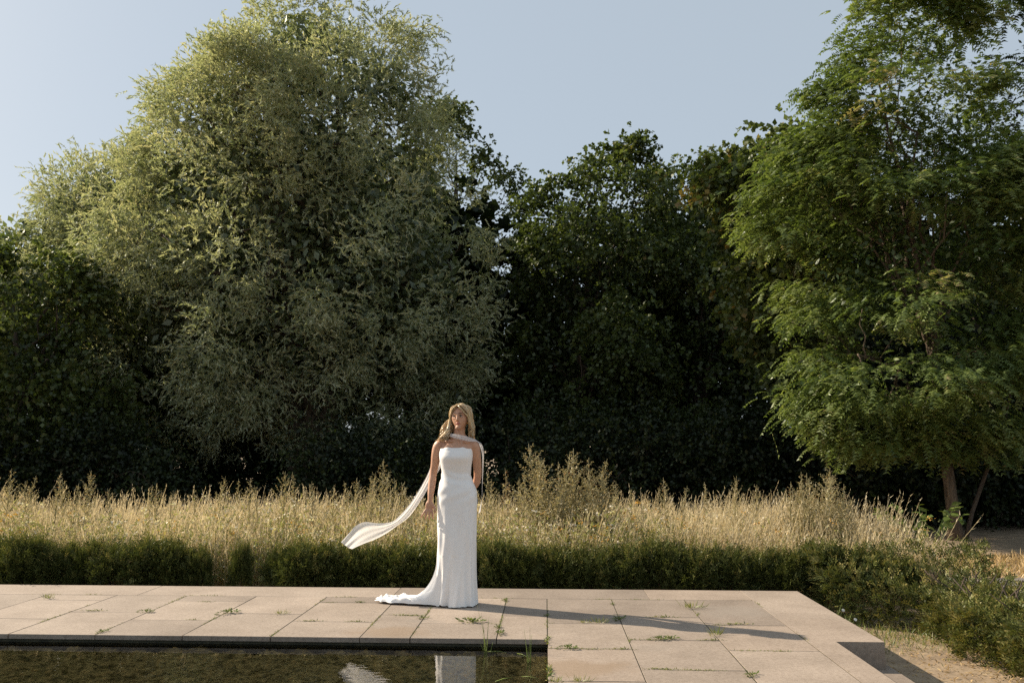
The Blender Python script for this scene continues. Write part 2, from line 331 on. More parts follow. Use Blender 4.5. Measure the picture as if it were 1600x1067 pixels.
# ------------------------------------------------------------------ trees
def in_poly(pts, poly):
    x, y = pts[:, 0], pts[:, 1]; n = len(poly); c = np.zeros(len(pts), bool); j = n-1
    for i in range(n):
        xi, yi = poly[i]; xj, yj = poly[j]
        c ^= ((yi > y) != (yj > y)) & (x < (xj-xi)*(y-yi)/(yj-yi+1e-12)+xi); j = i
    return c
def edge_dist(pts, poly):
    d = np.full(len(pts), 1e9); n = len(poly)
    for i in range(n):
        a = poly[i]; b = poly[(i+1) % n]; ab = b-a
        tt = np.clip(((pts-a)@ab)/(ab@ab), 0, 1); d = np.minimum(d, np.linalg.norm(pts-(a+tt[:, None]*ab), axis=1))
    return d
def crown_clumps(rng, outline, Y, T, n, rl=(.7, 1.5), flat=1.0, k=14, rim=.9):
    """n clump centres on billows (lobes) that fill a rounded volume with the given outline, and the outward direction at each"""
    poly = np.array([P(u, v, Y)[[0, 2]] for u, v in outline]); lo, hi = poly.min(0), poly.max(0); m = max(8, n//k); got = []
    while sum(map(len, got)) < m:
        q = rng.uniform(lo, hi, (m*3, 2)); q = q[in_poly(q, poly)]; got.append(q[edge_dist(q, poly) > .28])
    q = np.concatenate(got)[:m]; d = edge_dist(q, poly); dm = np.percentile(edge_dist(q, poly), 96)
    r = np.minimum(rng.uniform(*rl, m), np.maximum(.4, d*1.02)); h = T*np.sqrt(np.maximum(0, 1-(1-np.minimum(d/dm, 1))**2))
    # small billows all round the rim keep the outline
    pts = []; cen2 = poly.mean(0)
    for i_ in range(len(poly)):
        a_, b_ = poly[i_], poly[(i_+1) % len(poly)]; nn_ = max(1, int(np.linalg.norm(b_-a_)/rim)); pts += [a_+(b_-a_)*(w_+rng.random())/nn_ for w_ in range(nn_)]
    pts = np.array(pts); rr = rng.uniform(.38, .62, len(pts))*rim/.9; tw = norm(cen2-pts); pts = pts+tw*(rr*.95)[:, None]; q = np.vstack([q, pts]); r = np.concatenate([r, rr]); h = np.concatenate([h*np.minimum(1, d/(.5*dm)), np.full(len(pts), .14*T)]); m = len(q)
    s = rng.uniform(-1, 1, m); s = np.sign(s)*np.abs(s)**.4; L = np.stack([q[:, 0], Y+s*np.maximum(h-.5*r, 0), q[:, 1]], -1)
    mid = np.array([poly[:, 0].mean(), Y, poly[:, 1].mean()]); sc = np.array([(hi-lo)[0]/2, T, (hi-lo)[1]/2]); og = norm((L-mid)/sc**1.3)
    C = []; O = []; tot = 0
    while tot < n:
        i = rng.choice(m, n, p=r**1.5/np.sum(r**1.5)); dr = rdir(rng, n); dr = norm(dr+og[i]*.45+np.array([0, 0, .15])); c = L[i]+dr*(r[i]*rng.uniform(.72, 1.03, n))[:, None]*np.array([1, 1, flat])
        p2 = c[:, [0, 2]]; ok = in_poly(p2, poly) | (edge_dist(p2, poly) < .12); C.append(c[ok]); O.append(norm(dr+og[i]*.4)[ok]); tot += int(ok.sum())
    c = np.concatenate(C)[:n]; out = np.concatenate(O)[:n]; c[:, 2] = np.maximum(c[:, 2], GZ+.25)
    return c, out, None
def twig_leaves(rng, c, out, spread, per, nleaf, tl, L, Wd, shape, up=.15, droop=.35, mix=.8, tint=(.5, .22), splay=.75, flat=0.0):
    """twigs fan out of each clump centre; leaves sit along the twigs"""
    n = len(c)*per; o = np.repeat(c, per, 0) + rng.normal(size=(n, 3))*spread*np.array([1, 1, .8 if not flat else .35])
    d = norm(np.repeat(out, per, 0)*.7 + rdir(rng, n)*mix + np.array([0, 0, up]))
    if flat: d[:, 2] *= (1-flat); d = norm(d)
    ln = tl*rng.uniform(.6, 1.25, n)
    ct = np.repeat(np.clip(rng.normal(tint[0], tint[1]*.8, len(c)), 0, 1), per)
    tt = np.linspace(.12, 1, nleaf); tt = np.tile(tt, n) + rng.uniform(-.05, .05, n*nleaf)
    O = np.repeat(o, nleaf, 0); D = np.repeat(d, nleaf, 0); LN = np.repeat(ln, nleaf)
    pos = O + D*(LN*tt)[:, None]; pos[:, 2] -= droop*LN*tt**2
    tang = D.copy(); tang[:, 2] -= 2*droop*tt; N = len(pos)
    ld = norm(norm(tang)+rdir(rng, N)*splay); nr = norm(rdir(rng, N)+np.array([0, 0, .45])+np.repeat(np.repeat(out, per, 0), nleaf, 0)*.5+np.array(TO_SUN)*.5)
    ti = np.clip(np.repeat(ct, nleaf)+rng.normal(0, tint[1]*.7, N), 0, 1); sz = rng.uniform(.7, 1.25, N)
    return leaves(pos, ld, nr, L*sz, Wd*sz, ti, shape)
def pinnate(rng, c, out, spread, per, nleaf, fl, L, Wd, tint=(.5, .2), droop=.5):
    """compound leaves: leaflets in two rows along a drooping stalk, held in flat sprays"""
    n = len(c)*per; o = np.repeat(c, per, 0)+rng.normal(size=(n, 3))*spread*np.array([1, 1, .33])
    d = np.repeat(out, per, 0)*.75+rdir(rng, n)*.8; d[:, 2] = d[:, 2]*.35+.05; d = norm(d)
    side = norm(np.cross(d, np.array([0, 0, 1.]))+rdir(rng, n)*.25); ln = fl*rng.uniform(.6, 1.2, n)
    ct = np.repeat(np.clip(rng.normal(tint[0], tint[1], len(c)), 0, 1), per)
    tt = np.tile(np.repeat(np.linspace(.2, 1, nleaf), 2), n); sg = np.tile(np.array([1., -1.]), n*nleaf); k = 2*nleaf
    O = np.repeat(o, k, 0); D = np.repeat(d, k, 0); S = np.repeat(side, k, 0); LN = np.repeat(ln, k)
    pos = O+D*(LN*tt)[:, None]; pos[:, 2] -= droop*LN*tt**2
    tang = D.copy(); tang[:, 2] -= 2*droop*tt; tang = norm(tang)
    N = len(pos); ld = S*sg[:, None]+tang*.45+rdir(rng, N)*.15; ld[:, 2] -= .25; nr = norm(np.cross(tang, S)+rdir(rng, N)*.3+np.repeat(np.repeat(out, per, 0), k, 0)*.25+np.array(TO_SUN)*.35)
    ti = np.clip(np.repeat(ct, k)+rng.normal(0, .1, N), 0, 1)
    return leaves(pos, ld, nr, L*rng.uniform(.8, 1.2, N), Wd, ti, 'tri')
def curve(a, b, n, rng, sag=.0, wig=.06, rise=.0):
    a = np.asarray(a, float); b = np.asarray(b, float); t = np.linspace(0, 1, n)[:, None]; L = np.linalg.norm(b-a)
    p = a+(b-a)*t; p[:, 2] += rise*L*np.sin(math.pi*t[:, 0])-sag*L*t[:, 0]**2
    w = rng.normal(size=(n, 3))*wig*L*np.sin(math.pi*t)*.35; return p+w
def tree(name, label, outline, Y, T, kind, leafkey, barkkey, base_u, nclump, rng_seed, trunk_r=.2, fork=.2, spec=None, stems=1, group=None, limbs=14, fill=0, lean=0.0, cat='tree', fs=1.0):
    rng = np.random.default_rng(rng_seed); base = P(base_u, 700, Y); base[2] = GZ
    root = empty(name, tuple(base)); tag(root, label, cat, group)
    sp = dict(spec or {}); c, out, s = crown_clumps(rng, outline, Y, T, nclump, sp.pop('rl', (.7, 1.5)), sp.pop('flat_lobe', 1.0), sp.pop('k', 14)); parts = []
    if kind == 'pinnate': parts.append(pinnate(rng, c, out, **sp))
    else: parts.append(twig_leaves(rng, c, out, shape=kind, **sp))
    if fill:
        ci, oi, si = crown_clumps(rng, outline, Y, T*.5, fill); k = 6; mid = ci.mean(0); ci = mid+(ci-mid)*.78
        b = np.repeat(ci, k, 0)+rng.normal(size=(fill*k, 3))*.35
        parts.append(leaves(b, rdir(rng, fill*k), rdir(rng, fill*k), fs*rng.uniform(.2, .38, fill*k), fs*rng.uniform(.12, .22, fill*k), rng.uniform(0, .2, fill*k), 'lance'))
    V, lp, S, tn = merge(parts); V[:, 2] = np.maximum(V[:, 2], GZ+.03)
    cr = link('crown', np_mesh('crown', V-base, lp, S, tn), M[leafkey], root); cr['kind'] = 'stuff'
    # trunk with limbs reaching into the crown
    mb = MB(); top = c[:, 2].max(); H = top-GZ; cen = c.mean(0)
    for st in range(stems):
        tip = np.array([cen[0]+(st-(stems-1)/2)*T*.35+lean, Y+rng.uniform(-.3, .3), GZ+H*rng.uniform(.8, .9)])
        b0 = base+np.array([(st-(stems-1)/2)*trunk_r*1.1, rng.uniform(-.1, .1), -.12]); tr_r = trunk_r*(1 if stems == 1 else .78)
        n = 14; path = curve(b0, tip, n, rng, wig=.03); path[:, 0] = b0[0]+(tip[0]-b0[0])*np.linspace(0, 1, n)**1.5
        rad = [tr_r*(1.35 if i == 0 else 1)*(1-.9*i/(n-1)) for i in range(n)]
        mb.tube(path-base, rad, 9, .5)
        for q in range(limbs//stems):
            tgt = c[rng.integers(len(c))]; tgt = cen+(tgt-cen)*.85; f = np.clip((tgt[2]-GZ)/H*.72, fork, .8); i = int(f*(n-1)); a = path[i]
            lb = curve(a, tgt, 9, rng, wig=.10, rise=.08); r0 = rad[i]*.55
            mb.tube(lb-base, [r0*(1-.88*j/8) for j in range(9)], 6, .5)
            for w in range(5):
                j = rng.integers(3, 9); dd = np.linalg.norm(c-lb[j], axis=1); near = np.argsort(dd)[:14]; t2 = c[rng.choice(near)]
                mb.tube(curve(lb[j], t2, 5, rng, wig=.15)-base, [r0*.3*(1-.8*x/4)+.004 for x in range(5)], 4, .5)
    link('trunk', mb.mesh('trunk'), M[barkkey], root)
    return root, c
BG = 'trees behind the meadow'
WIL = dict(spread=.27, per=19, nleaf=12, tl=.34, L=.108, Wd=.036, up=.2, droop=.25, mix=.75, tint=(.68, .18), splay=.7)
MAP = dict(spread=.26, per=10, nleaf=8, tl=.42, L=.125, Wd=.125, rl=(.5, 1.1), up=.1, droop=.4, mix=.9, tint=(.45, .16), splay=1.0)
DRK = dict(spread=.35, per=8, nleaf=8, tl=.5, L=.13, Wd=.12, up=.1, droop=.35, mix=.9, tint=(.4, .2), splay=1.0)
wil_o = [(430,-25),(380,35),(352,75),(300,100),(245,150),(225,215),(190,275),(172,345),(150,400),(135,470),(150,560),(165,620),(215,690),(330,715),(480,700),(620,710),(690,682),(745,600),(778,500),(775,420),(765,340),(728,270),(700,200),(690,110),(665,45),(600,30),(570,-20),(500,-40)]
tree('willow_tree', 'huge pale silvery willow filling the left half, behind the woman', wil_o, 26.3, 4.2, 'tri', 'willow', 'bark', 490, 1850, 11, .42, .12, WIL, stems=3, group=BG, limbs=30, fill=3800)
tree('willow_tree', 'smaller round silvery willow top showing left of the huge willow', [(80,310),(86,280),(125,258),(185,245),(250,255),(260,420),(115,440),(92,360)], 31, 3, 'tri', 'willow', 'bark', 170, 260, 12, .3, .2, WIL, group=BG, limbs=8, fill=500)
tree('willow_tree', 'low silvery willow at the left edge of the photo', [(-190,380),(-60,350),(10,345),(60,338),(110,365),(175,410),(175,520),(-190,540)], 30, 3, 'tri', 'willow', 'bark', 10, 330, 13, .3, .2, WIL, group=BG, limbs=8, fill=500)
tree('broadleaf_tree', 'dark green broadleaf tree below the low willow at the left edge', [(-170,430),(-60,395),(30,398),(95,392),(150,430),(190,490),(205,600),(190,750),(60,775),(-170,775)], 24, 3.4, 'lance', 'maple', 'bark', 40, 560, 14, .25, .15, MAP, group=BG, limbs=10, fill=1000, fs=.62)
tree('maple_tree', 'dark maple peeping out behind the right side of the huge willow', [(640,185),(690,172),(722,170),(730,212),(748,225),(765,250),(800,272),(822,300),(812,345),(845,430),(830,620),(700,640),(600,500),(600,260)], 36, 2.5, 'lance', 'maple', 'bark', 720, 420, 15, .3, .2, MAP, group=BG, limbs=10, fill=700, fs=.62)
tree('maple_tree', 'dense dark maple with sunlit top shoots, right behind the woman', [(832,305),(840,276),(860,282),(890,292),(905,266),(935,262),(945,240),(957,218),(975,236),(987,220),(1000,228),(1008,255),(1030,262),(1045,300),(1050,500),(1040,770),(820,770),(800,600),(815,420)], 29, 3.0, 'lance', 'maple', 'bark', 900, 640, 16, .28, .15, MAP, group=BG, limbs=12, fill=1600, fs=.62)
tree('maple_tree', 'dark rounded maple in the middle of the gap between willow and locust', [(1005,330),(1030,268),(1060,255),(1088,262),(1105,268),(1150,258),(1195,300),(1200,560),(1190,775),(980,775),(985,500)], 30, 3.0, 'lance', 'maple', 'bark', 1090, 560, 17, .28, .15, MAP, group=BG, limbs=12, fill=1400, fs=.62)
tree('sycamore_tree', 'leafy sycamore with a sunlit left edge, just left of the locust', [(1105,285),(1150,250),(1180,225),(1220,215),(1280,260),(1300,420),(1290,600),(1250,640),(1210,600),(1195,540),(1150,470),(1140,430),(1172,400),(1150,330)], 19.5, 1.9, 'lance', 'maple', 'bark', 1262, 380, 18, .2, .2, dict(MAP, L=.13, Wd=.14, tint=(.62, .16)), group=BG, limbs=10, fill=360, fs=.62)
LOC = dict(spread=.24, per=22, nleaf=6, fl=.30, L=.075, Wd=.040, rl=(.55, 1.1), flat_lobe=.5, k=17, tint=(.5, .17), droop=.45)
loc_o = [(1355,0),(1362,-40),(1490,-60),(1545,10),(1530,60),(1548,110),(1560,200),(1600,260),(1630,400),(1610,520),(1600,735),(1540,745),(1430,715),(1345,735),(1290,690),(1240,635),(1255,560),(1240,470),(1190,410),(1172,340),(1200,270),(1232,200),(1265,150),(1312,100),(1350,50)]
tree('locust_tree', 'tall feathery green locust tree with bare trunk on the right', loc_o, 15.4, 1.6, 'pinnate', 'locust', 'bark_pale', 1488, 820, 19, .115, .3, LOC, group=BG, limbs=24, fill=700, lean=-.35, fs=.4)
lr = [o for o in bpy.data.objects if o.name.startswith('locust_tree')][0]; mb = MB(); mb.tube([(.10, .0, -.1), (.30, .05, .5), (.62, .1, 1.2), (1.0, .1, 2.1), (1.3, .0, 3.4)], [.042, .038, .034, .028, .015], 8); link('side_stem', mb.mesh('side_stem'), M['bark'], lr)  # darker bark than the trunk: deep shade on this stem put into its colour
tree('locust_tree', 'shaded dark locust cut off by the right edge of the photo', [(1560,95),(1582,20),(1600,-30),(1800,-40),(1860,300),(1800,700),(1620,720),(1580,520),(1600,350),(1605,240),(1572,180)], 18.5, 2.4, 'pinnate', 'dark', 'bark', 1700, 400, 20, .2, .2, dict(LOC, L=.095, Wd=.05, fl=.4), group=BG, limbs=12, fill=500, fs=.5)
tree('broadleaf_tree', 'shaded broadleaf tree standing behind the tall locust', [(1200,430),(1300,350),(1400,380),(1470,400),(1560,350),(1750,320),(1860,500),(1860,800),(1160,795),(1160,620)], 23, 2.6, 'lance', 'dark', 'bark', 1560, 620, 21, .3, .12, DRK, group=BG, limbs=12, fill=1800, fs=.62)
und = [(-60, 640, 150, 21.5), (150, 665, 150, 22), (360, 700, 150, 27.5), (590, 668, 150, 21.5), (800, 640, 160, 21), (1000, 655, 150, 20.5), (1190, 650, 150, 20), (1360, 680, 130, 19), (1530, 690, 140, 18.5), (1720, 660, 140, 18)]
und_l = ['at the left edge of the photo', 'below the dark tree on the left', 'behind the trunk of the huge willow', 'left of the woman', 'directly right of the woman', 'behind the tall mugwort clump', 'below the middle maple', 'left of the locust trunk', 'right of the locust trunk', 'at the right edge of the photo']
for i, ((u, v, w, Y), tx) in enumerate(zip(und, und_l)):
    o = [(u-w, 790), (u-w*.95, v+60), (u-w*.6, v+12), (u-w*.1, v), (u+w*.5, v+15), (u+w*.95, v+55), (u+w, 790)]
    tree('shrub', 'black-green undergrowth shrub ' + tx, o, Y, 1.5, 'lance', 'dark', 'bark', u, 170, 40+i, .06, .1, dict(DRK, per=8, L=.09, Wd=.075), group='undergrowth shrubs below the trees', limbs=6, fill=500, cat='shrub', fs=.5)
# the wood farther back, read as one mass
rng = np.random.default_rng(99)
c, out, s = crown_clumps(rng, [(-400,520),(0,440),(180,330),(300,280),(600,250),(740,340),(790,430),(880,380),(1150,350),(1400,330),(1700,330),(2050,450),(2050,775),(-400,775)], 34, 2.2, 2400, rl=(1.4, 2.6))
V, lp, S, tn = twig_leaves(rng, c, out, .7, 5, 7, .9, .54, .46, 'lance', tint=(.35, .2)); V[:, 2] = np.maximum(V[:, 2], GZ+.03)
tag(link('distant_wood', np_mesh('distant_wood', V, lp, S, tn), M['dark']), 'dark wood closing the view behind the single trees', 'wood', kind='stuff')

# ------------------------------------------------------------------ hedges
def needle_cloud(rng, pts, nrm, per, L, Wd, tint=(.45, .18), spread=.03, tl=.09, nl=7):
    n = len(pts)*per; o = np.repeat(pts, per, 0)+rng.normal(size=(n, 3))*spread
    d = norm(np.repeat(nrm, per, 0)*.9+rdir(rng, n)*.75+np.array([0, 0, .45])); ct = np.repeat(np.clip(rng.normal(tint[0], tint[1], len(pts)), 0, 1), per)
    tt = np.tile(np.linspace(0, 1, nl), n); sg = np.tile(np.where(np.arange(nl) % 2, 1., -1.), n)
    side = norm(np.cross(d, rdir(rng, n))); O = np.repeat(o, nl, 0); D = np.repeat(d, nl, 0); S = np.repeat(side, nl, 0)
    ln = np.repeat(tl*rng.uniform(.5, 1.35, n), nl); pos = O+D*(ln*tt)[:, None]; pos[:, 2] -= .12*ln*tt**2; N = len(pos)
    ld = D*.75+S*sg[:, None]*.75+rdir(rng, N)*.25; nr = norm(np.cross(D, S)+rdir(rng, N)*.35)
    return leaves(pos, ld, nr, L*rng.uniform(.7, 1.25, N), Wd, np.clip(np.repeat(ct, nl)+tt*.15+rng.normal(0, .09, N), 0, 1), 'lance')
def shrub_proto(seed, w, dpt, h, n):
    rng = np.random.default_rng(seed); d = rdir(rng, n); d[:, 2] = np.abs(d[:, 2])*1.0-.12*(rng.random(n) < .4)
    r = rng.uniform(.35, 1.0, n)**.5*(1+.16*np.sin(d[:, 0]*5+seed)+.12*np.sin(d[:, 1]*7+d[:, 2]*6+seed))
    p = d*r[:, None]; p = np.sign(p)*np.abs(p)**.82; p = p*np.array([w/2, dpt/2, h*.56])+np.array([0, 0, h*.40])
    p[:, 2] = np.maximum(p[:, 2], .05); V, lp, S, tn = needle_cloud(rng, p, norm(d), 3, .040, .013)
    V[:, 2] = np.maximum(V[:, 2], .0)
    tp = p[(p[:, 2] > h*.72)]; tp = tp[rng.integers(0, len(tp), 46)]; up_ = np.tile(np.array([0, 0, 1.]), (46, 1))+rng.normal(0, .35, (46, 3)); w2 = needle_cloud(rng, tp, norm(up_), 2, .034, .010, (.85, .15), .02, .19, 12); V, lp, S, tn = merge([(V, lp, S, tn), w2])
    mb = MB()
    for k in range(9):
        q = p[rng.integers(n)]*.8; mb.tube([(0, 0, -.03), q*np.array([.3, .3, .4]), q], [.014, .009, .004], 5)
    return np_mesh('foliage', V, lp, S, tn), mb.mesh('stem')
protos = [shrub_proto(60+k, .62, .66, .66, 640) for k in range(4)]
HB = [(-260, 850, 1.1), (-195, 848, 1.1), (-130, 846, 1.1), (-65, 846, 1.1), (0, 842, 1.0), (48, 842, 1.0), (95, 848, .9), (142, 851, .85), (192, 846, 1.0), (243, 846, 1.05), (278, 846, .9), (312, 852, .62), (378, 853, .40), (458, 845, .95), (488, 843, 1.05), (545, 848, .9), (598, 850, .95), (640, 846, 1.05), (690, 850, 1.0), (735, 850, .95), (778, 848, .9), (822, 852, .95), (868, 849, 1.0), (925, 853, .95), (980, 852, .9), (1030, 848, 1.0), (1085, 853, 1.0), (1135, 856, .95), (1185, 855, .9), (1235, 860, .9), (1280, 852, 1.0), (1330, 862, 1.0), (1385, 862, 1.0)]
near = {12: 'narrow lone yew shrub standing between two gaps of the back hedge', 11: 'small yew shrub just left of the lone narrow yew', 13: 'bushy yew shrub just right of the lone narrow yew', 16: 'yew shrub below the flying end of the white scarf', 19: 'yew shrub standing directly behind the white gown', 20: 'yew shrub just right of the white gown', 30: 'yew shrub at the right end of the back hedge, by the terrace corner', 4: 'yew shrub of the back hedge at the left edge of the photo'}
ORD = 'first second third fourth fifth sixth seventh eighth ninth tenth eleventh twelfth thirteenth fourteenth fifteenth sixteenth seventeenth eighteenth nineteenth twentieth'.split(); ORD += ['twenty-'+q for q in ORD[:9]]+['thirtieth']+['thirty-'+q for q in ORD[:9]]+['fortieth']+['forty-'+q for q in ORD[:9]]+['fiftieth']+['fifty-'+q for q in ORD[:9]]+['sixtieth']+['sixty-'+q for q in ORD[:9]]+['seventieth']+['seventy-'+q for q in ORD[:9]]
for i, (u, v, w) in enumerate(HB):
    Y = 8.84+.05*math.sin(i*2.1); top = P(u, v, Y)
    r = empty('yew_shrub', (top[0], Y, GZ), rs.uniform(0, 6.28)); k = (top[2]-GZ)/.66*1.04; r.scale = (w*.68, w*.85, k*rs.uniform(.84, .96))
    fo, stm = protos[i % 4]
    f = link('foliage', fo, M['hedge'], r); f['kind'] = 'stuff'; link('stem', stm, M['bark'], r)
    lab = near.get(i) or ('dark yew shrub of the back hedge, outside the left edge' if u < 0 else 'dark yew shrub, %s from the left in the hedge row behind the terrace' % ORD[i-4])
    tag(r, lab, 'shrub', 'yew shrubs of the back hedge')
# the clipped hedge running along the right side towards the camera
rng = np.random.default_rng(77); n = 5200
yy = rng.uniform(2.6, 9.0, n); which = rng.random(n); hgt = .33+.26*np.clip((yy-7.9)/.8, 0, 1)+.03*np.sin(yy*3.1)+.04*np.sin(yy*7.3+1)
x0 = 3.40-.72*np.clip((yy-7.75)/.75, 0, 1)**1.3+.07*np.sin(yy*4.3)+.05*np.sin(yy*9.7); x1 = 4.42+.05*np.sin(yy*5)
fz = rng.random(n); xx = np.where(which < .46, x0+.06*rng.random(n)**2+.05*(fz-.5)**2*4*.5, np.where(which < .84, x0+(x1-x0)*rng.random(n), x1-.1*rng.random(n)))
zz = np.where((which < .46) | (which > .84), fz*hgt, hgt*rng.uniform(.86, 1, n)); inn = rng.random(n) < .18
xx = np.where(inn, x0+(x1-x0)*rng.uniform(.1, .9, n), xx); zz = np.where(inn, hgt*rng.uniform(.1, .8, n), zz)
nr = np.where((which < .46)[:, None], [-1., 0, .25], np.where((which < .84)[:, None], [-.1, 0, 1.], [1., 0, .2]))
p = np.stack([xx, yy, zz+GZ+.02], -1); cl = .5+.5*wob(yy*1.0, zz*2+xx, 6, 5); p += nr*(cl[:, None]-.5)*.12
V, lp, S, tn = needle_cloud(rng, p, nr, 3, .037, .0125, (.72, .2), .026, .075, 7); V[:, 2] = np.maximum(V[:, 2], GZ+.004)
hr = empty('clipped_hedge', (3.9, 6.0, GZ)); tag(hr, 'sunlit clipped yew hedge running along the right edge towards the viewer', 'hedge')
f = link('foliage', np_mesh('foliage', V-np.array([3.9, 6.0, GZ]), lp, S, tn), M['hedge'], hr); f['kind'] = 'stuff'
for k in range(15):
    mb = MB(); y = 2.9+k*.42; x = 3.85+rs.uniform(-.1, .1)
    for q in range(6): mb.tube([(x-3.9, y-6, -.05), (x-3.9+rs.uniform(-.15, .15), y-6+rs.uniform(-.12, .12), .25), (x-3.9+rs.uniform(-.36, .36), y-6+rs.uniform(-.2, .2), .52)], [.016, .011, .005], 5)
    link('stem', mb.mesh('stem'), M['bark'], hr)

# ------------------------------------------------------------------ meadow
rng = np.random.default_rng(5)
def meadow_pts(n):
    x = rng.uniform(-10.5, 5.0, n); y = 9.25+(14.6-9.25)*rng.random(n)**1.35
    k = x < 4.55-.10*(y-9.2)+.25*np.sin(y*2.3); return x[k], y[k]
x, y = meadow_pts(33000); n = len(x)
gw = wob(x, y, .8, 21); green = np.clip(.5+.9*wob(x, y*1.3, .55, 33)+np.exp(-((x+.1)/1.3)**2)*.5-np.exp(-((x-3.1)/1.0)**2)*.8-np.exp(-((x+4.5)/2.2)**2)*.5, 0, 1)
hgt = np.clip(.57+.20*gw+.17*wob(x, y, 2.6, 14)+rng.normal(0, .15, n), .22, 1.1)*np.clip((4.95-x)/.9, .55, 1)
lean = rng.normal(0, .16, (n, 2))+np.array([.10, -.03]); b = np.stack([x, y, np.full(n, GZ)], -1); tip = b.copy(); tip[:, :2] += lean*hgt[:, None]; tip[:, 2] += hgt
mid = b+(tip-b)*.55; mid[:, :2] -= lean*hgt[:, None]*.14; parts = []
tn0 = np.clip(rng.normal(.62, .18, n)-green*.25*(rng.random(n) < .6), 0, 1)
for a, c2, w in ((b, mid, .0042), (mid, tip, .0030)):
    d = c2-a; L = np.linalg.norm(d, axis=1); sd = norm(np.cross(d, np.array([0, 1., .1])+rng.normal(0, .6, (n, 3))))*w
    V = np.stack([a-sd, a+sd, c2+sd*.7, c2-sd*.7], 1).reshape(-1, 3); parts.append((V, np.arange(4*n), np.full(n, 4), np.repeat(tn0, 4)))
# seed heads: small spikelets along the top of the stalk
k = 5; o = np.repeat(mid+(tip-mid)*.35, k, 0)+np.repeat(tip-mid, k, 0)*np.tile(np.linspace(0, .68, k), n)[:, None]
dd = norm(np.repeat(tip-mid, k, 0))+rdir(rng, n*k)*.55
parts.append(leaves(o, dd, rdir(rng, n*k), rng.uniform(.03, .065, n*k), .0105, np.clip(np.repeat(tn0, k)+.12, 0, 1), 'tri'))
# basal blades
x2, y2 = meadow_pts(26000); m2 = len(x2); b2 = np.stack([x2, y2, np.full(m2, GZ)], -1); d2 = np.stack([rng.normal(0, .45, m2), rng.normal(0, .45, m2), np.ones(m2)], -1)
parts.append(leaves(b2, d2, rdir(rng, m2), rng.uniform(.3, .7, m2), .011, np.clip(rng.normal(.42, .2, m2), 0, 1), 'tri'))
V, lp, S, tt_ = merge(parts)
tag(link('meadow_grass', np_mesh('meadow_grass', V, lp, S, tt_), M['straw']), 'dry straw coloured meadow grass behind the back hedge', 'grass', kind='stuff')
# bushy green herbs with flower heads between the grasses
x, y = meadow_pts(10500); y = 9.2+(y-9.25)*.36; gsel = np.clip(.32+.9*wob(x, y*1.3, .55, 33)+np.exp(-((x-.35)/1.5)**2)*1.1-np.exp(-((x-3.3)/.8)**2)*.9, .06, 1)
kp = rng.random(len(x)) < gsel; x, y = x[kp], y[kp]; n = len(x); h = np.clip(rng.normal(.60, .15, n)+.12*wob(x, y, 1.3, 8), .3, 1.0); base = np.stack([x, y, np.full(n, GZ)], -1); per = 22
hz = np.tile(np.linspace(.25, 1, per), n)*np.repeat(h, per); o = np.repeat(base, per, 0)+rng.normal(0, .07, (n*per, 3))*np.array([1, 1, .3]); o[:, 2] += hz; o[:, 2] = np.maximum(o[:, 2], GZ+.02)
d = rdir(rng, n*per)+np.array([0, 0, .5]); ti = np.clip(rng.normal(.42, .16, n*per)+.15*(hz > .5), 0, .82)
pa = [leaves(o, d, rdir(rng, n*per), rng.uniform(.035, .085, n*per), .016, ti, 'tri')]
fl = rng.random(n) < .30; fb = base[fl]; nf = len(fb); kk = 7; fo = np.repeat(fb, kk, 0)+rng.normal(0, .03, (nf*kk, 3))*np.array([1, 1, .35]); fo[:, 2] += np.repeat(h[fl], kk)+.03
fc = np.repeat(np.where(rng.random(nf)+.25*np.clip(fb[:, 0]-1.0, -1, 1) > .55, .9, 1.0), kk)
pa.append(leaves(fo, rdir(rng, nf*kk), np.tile(np.array([0, 0, 1.]), (nf*kk, 1))+rdir(rng, nf*kk)*.4, .026, .024, fc, 'oval'))
V, lp, S, tt_ = merge(pa)
tag(link('meadow_herbs', np_mesh('meadow_herbs', V, lp, S, tt_), M['herb']), 'low bushy green meadow herbs with white and ochre flower heads', 'herbs', kind='stuff')

# tall mugwort plumes, each one a plant
def mugwort(seed, red=False, wide=1.0):
    rng = np.random.default_rng(seed); st = MB(); H = 1.5; pa = []
    sx = rng.normal(0, .05); stem = [(sx*t*t, rng.normal(0, .006), H*t) for t in np.linspace(0, 1, 9)]
    st.tube(stem, [.0085*(1-.85*i/8) for i in range(9)], 5, .55)
    nb = 34
    for b in range(nb):
        f = .28+.70*b/nb; a = np.array([sx*f*f, 0, H*f]); az = b*2.4+rng.uniform(-.4, .4); ln = wide*(.46*(1-f)**1.0+.028)*rng.uniform(.7, 1.25)
        d = norm(np.array([math.cos(az)*.62, math.sin(az)*.62, rng.uniform(.75, 1.2)])); n = max(6, int(ln*150))
        t = np.linspace(.06, 1, n); pos = a+d*(ln*t)[:, None]; pos[:, 2] += .10*ln*t**2; pos += rng.normal(0, .006, (n, 3))
        st.tube([a, a+d*ln*.5, a+d*ln+np.array([0, 0, .1*ln])], [.003, .002, .001], 3, .5, cap=False)
        dd = norm(d+rdir(rng, n)*.95); big = rng.uniform(.022, .038, n)*(1.3-.6*t)*(1.2-.65*f)
        pa.append(leaves(pos, dd, rdir(rng, n), big, big*.42, np.clip(rng.normal(.93 if red else .55+.2*f, .09 if red else .13, n), 0, 1), 'lance'))
    V, lp, S, tn = merge(pa); return np_mesh('plume', V, lp, S, tn), st.mesh('stem')
mp = [mugwort(200+k, wide=w) for k, w in enumerate((1.0, .8, 1.2, .65))]; mp_red = mugwort(210, True, .5)
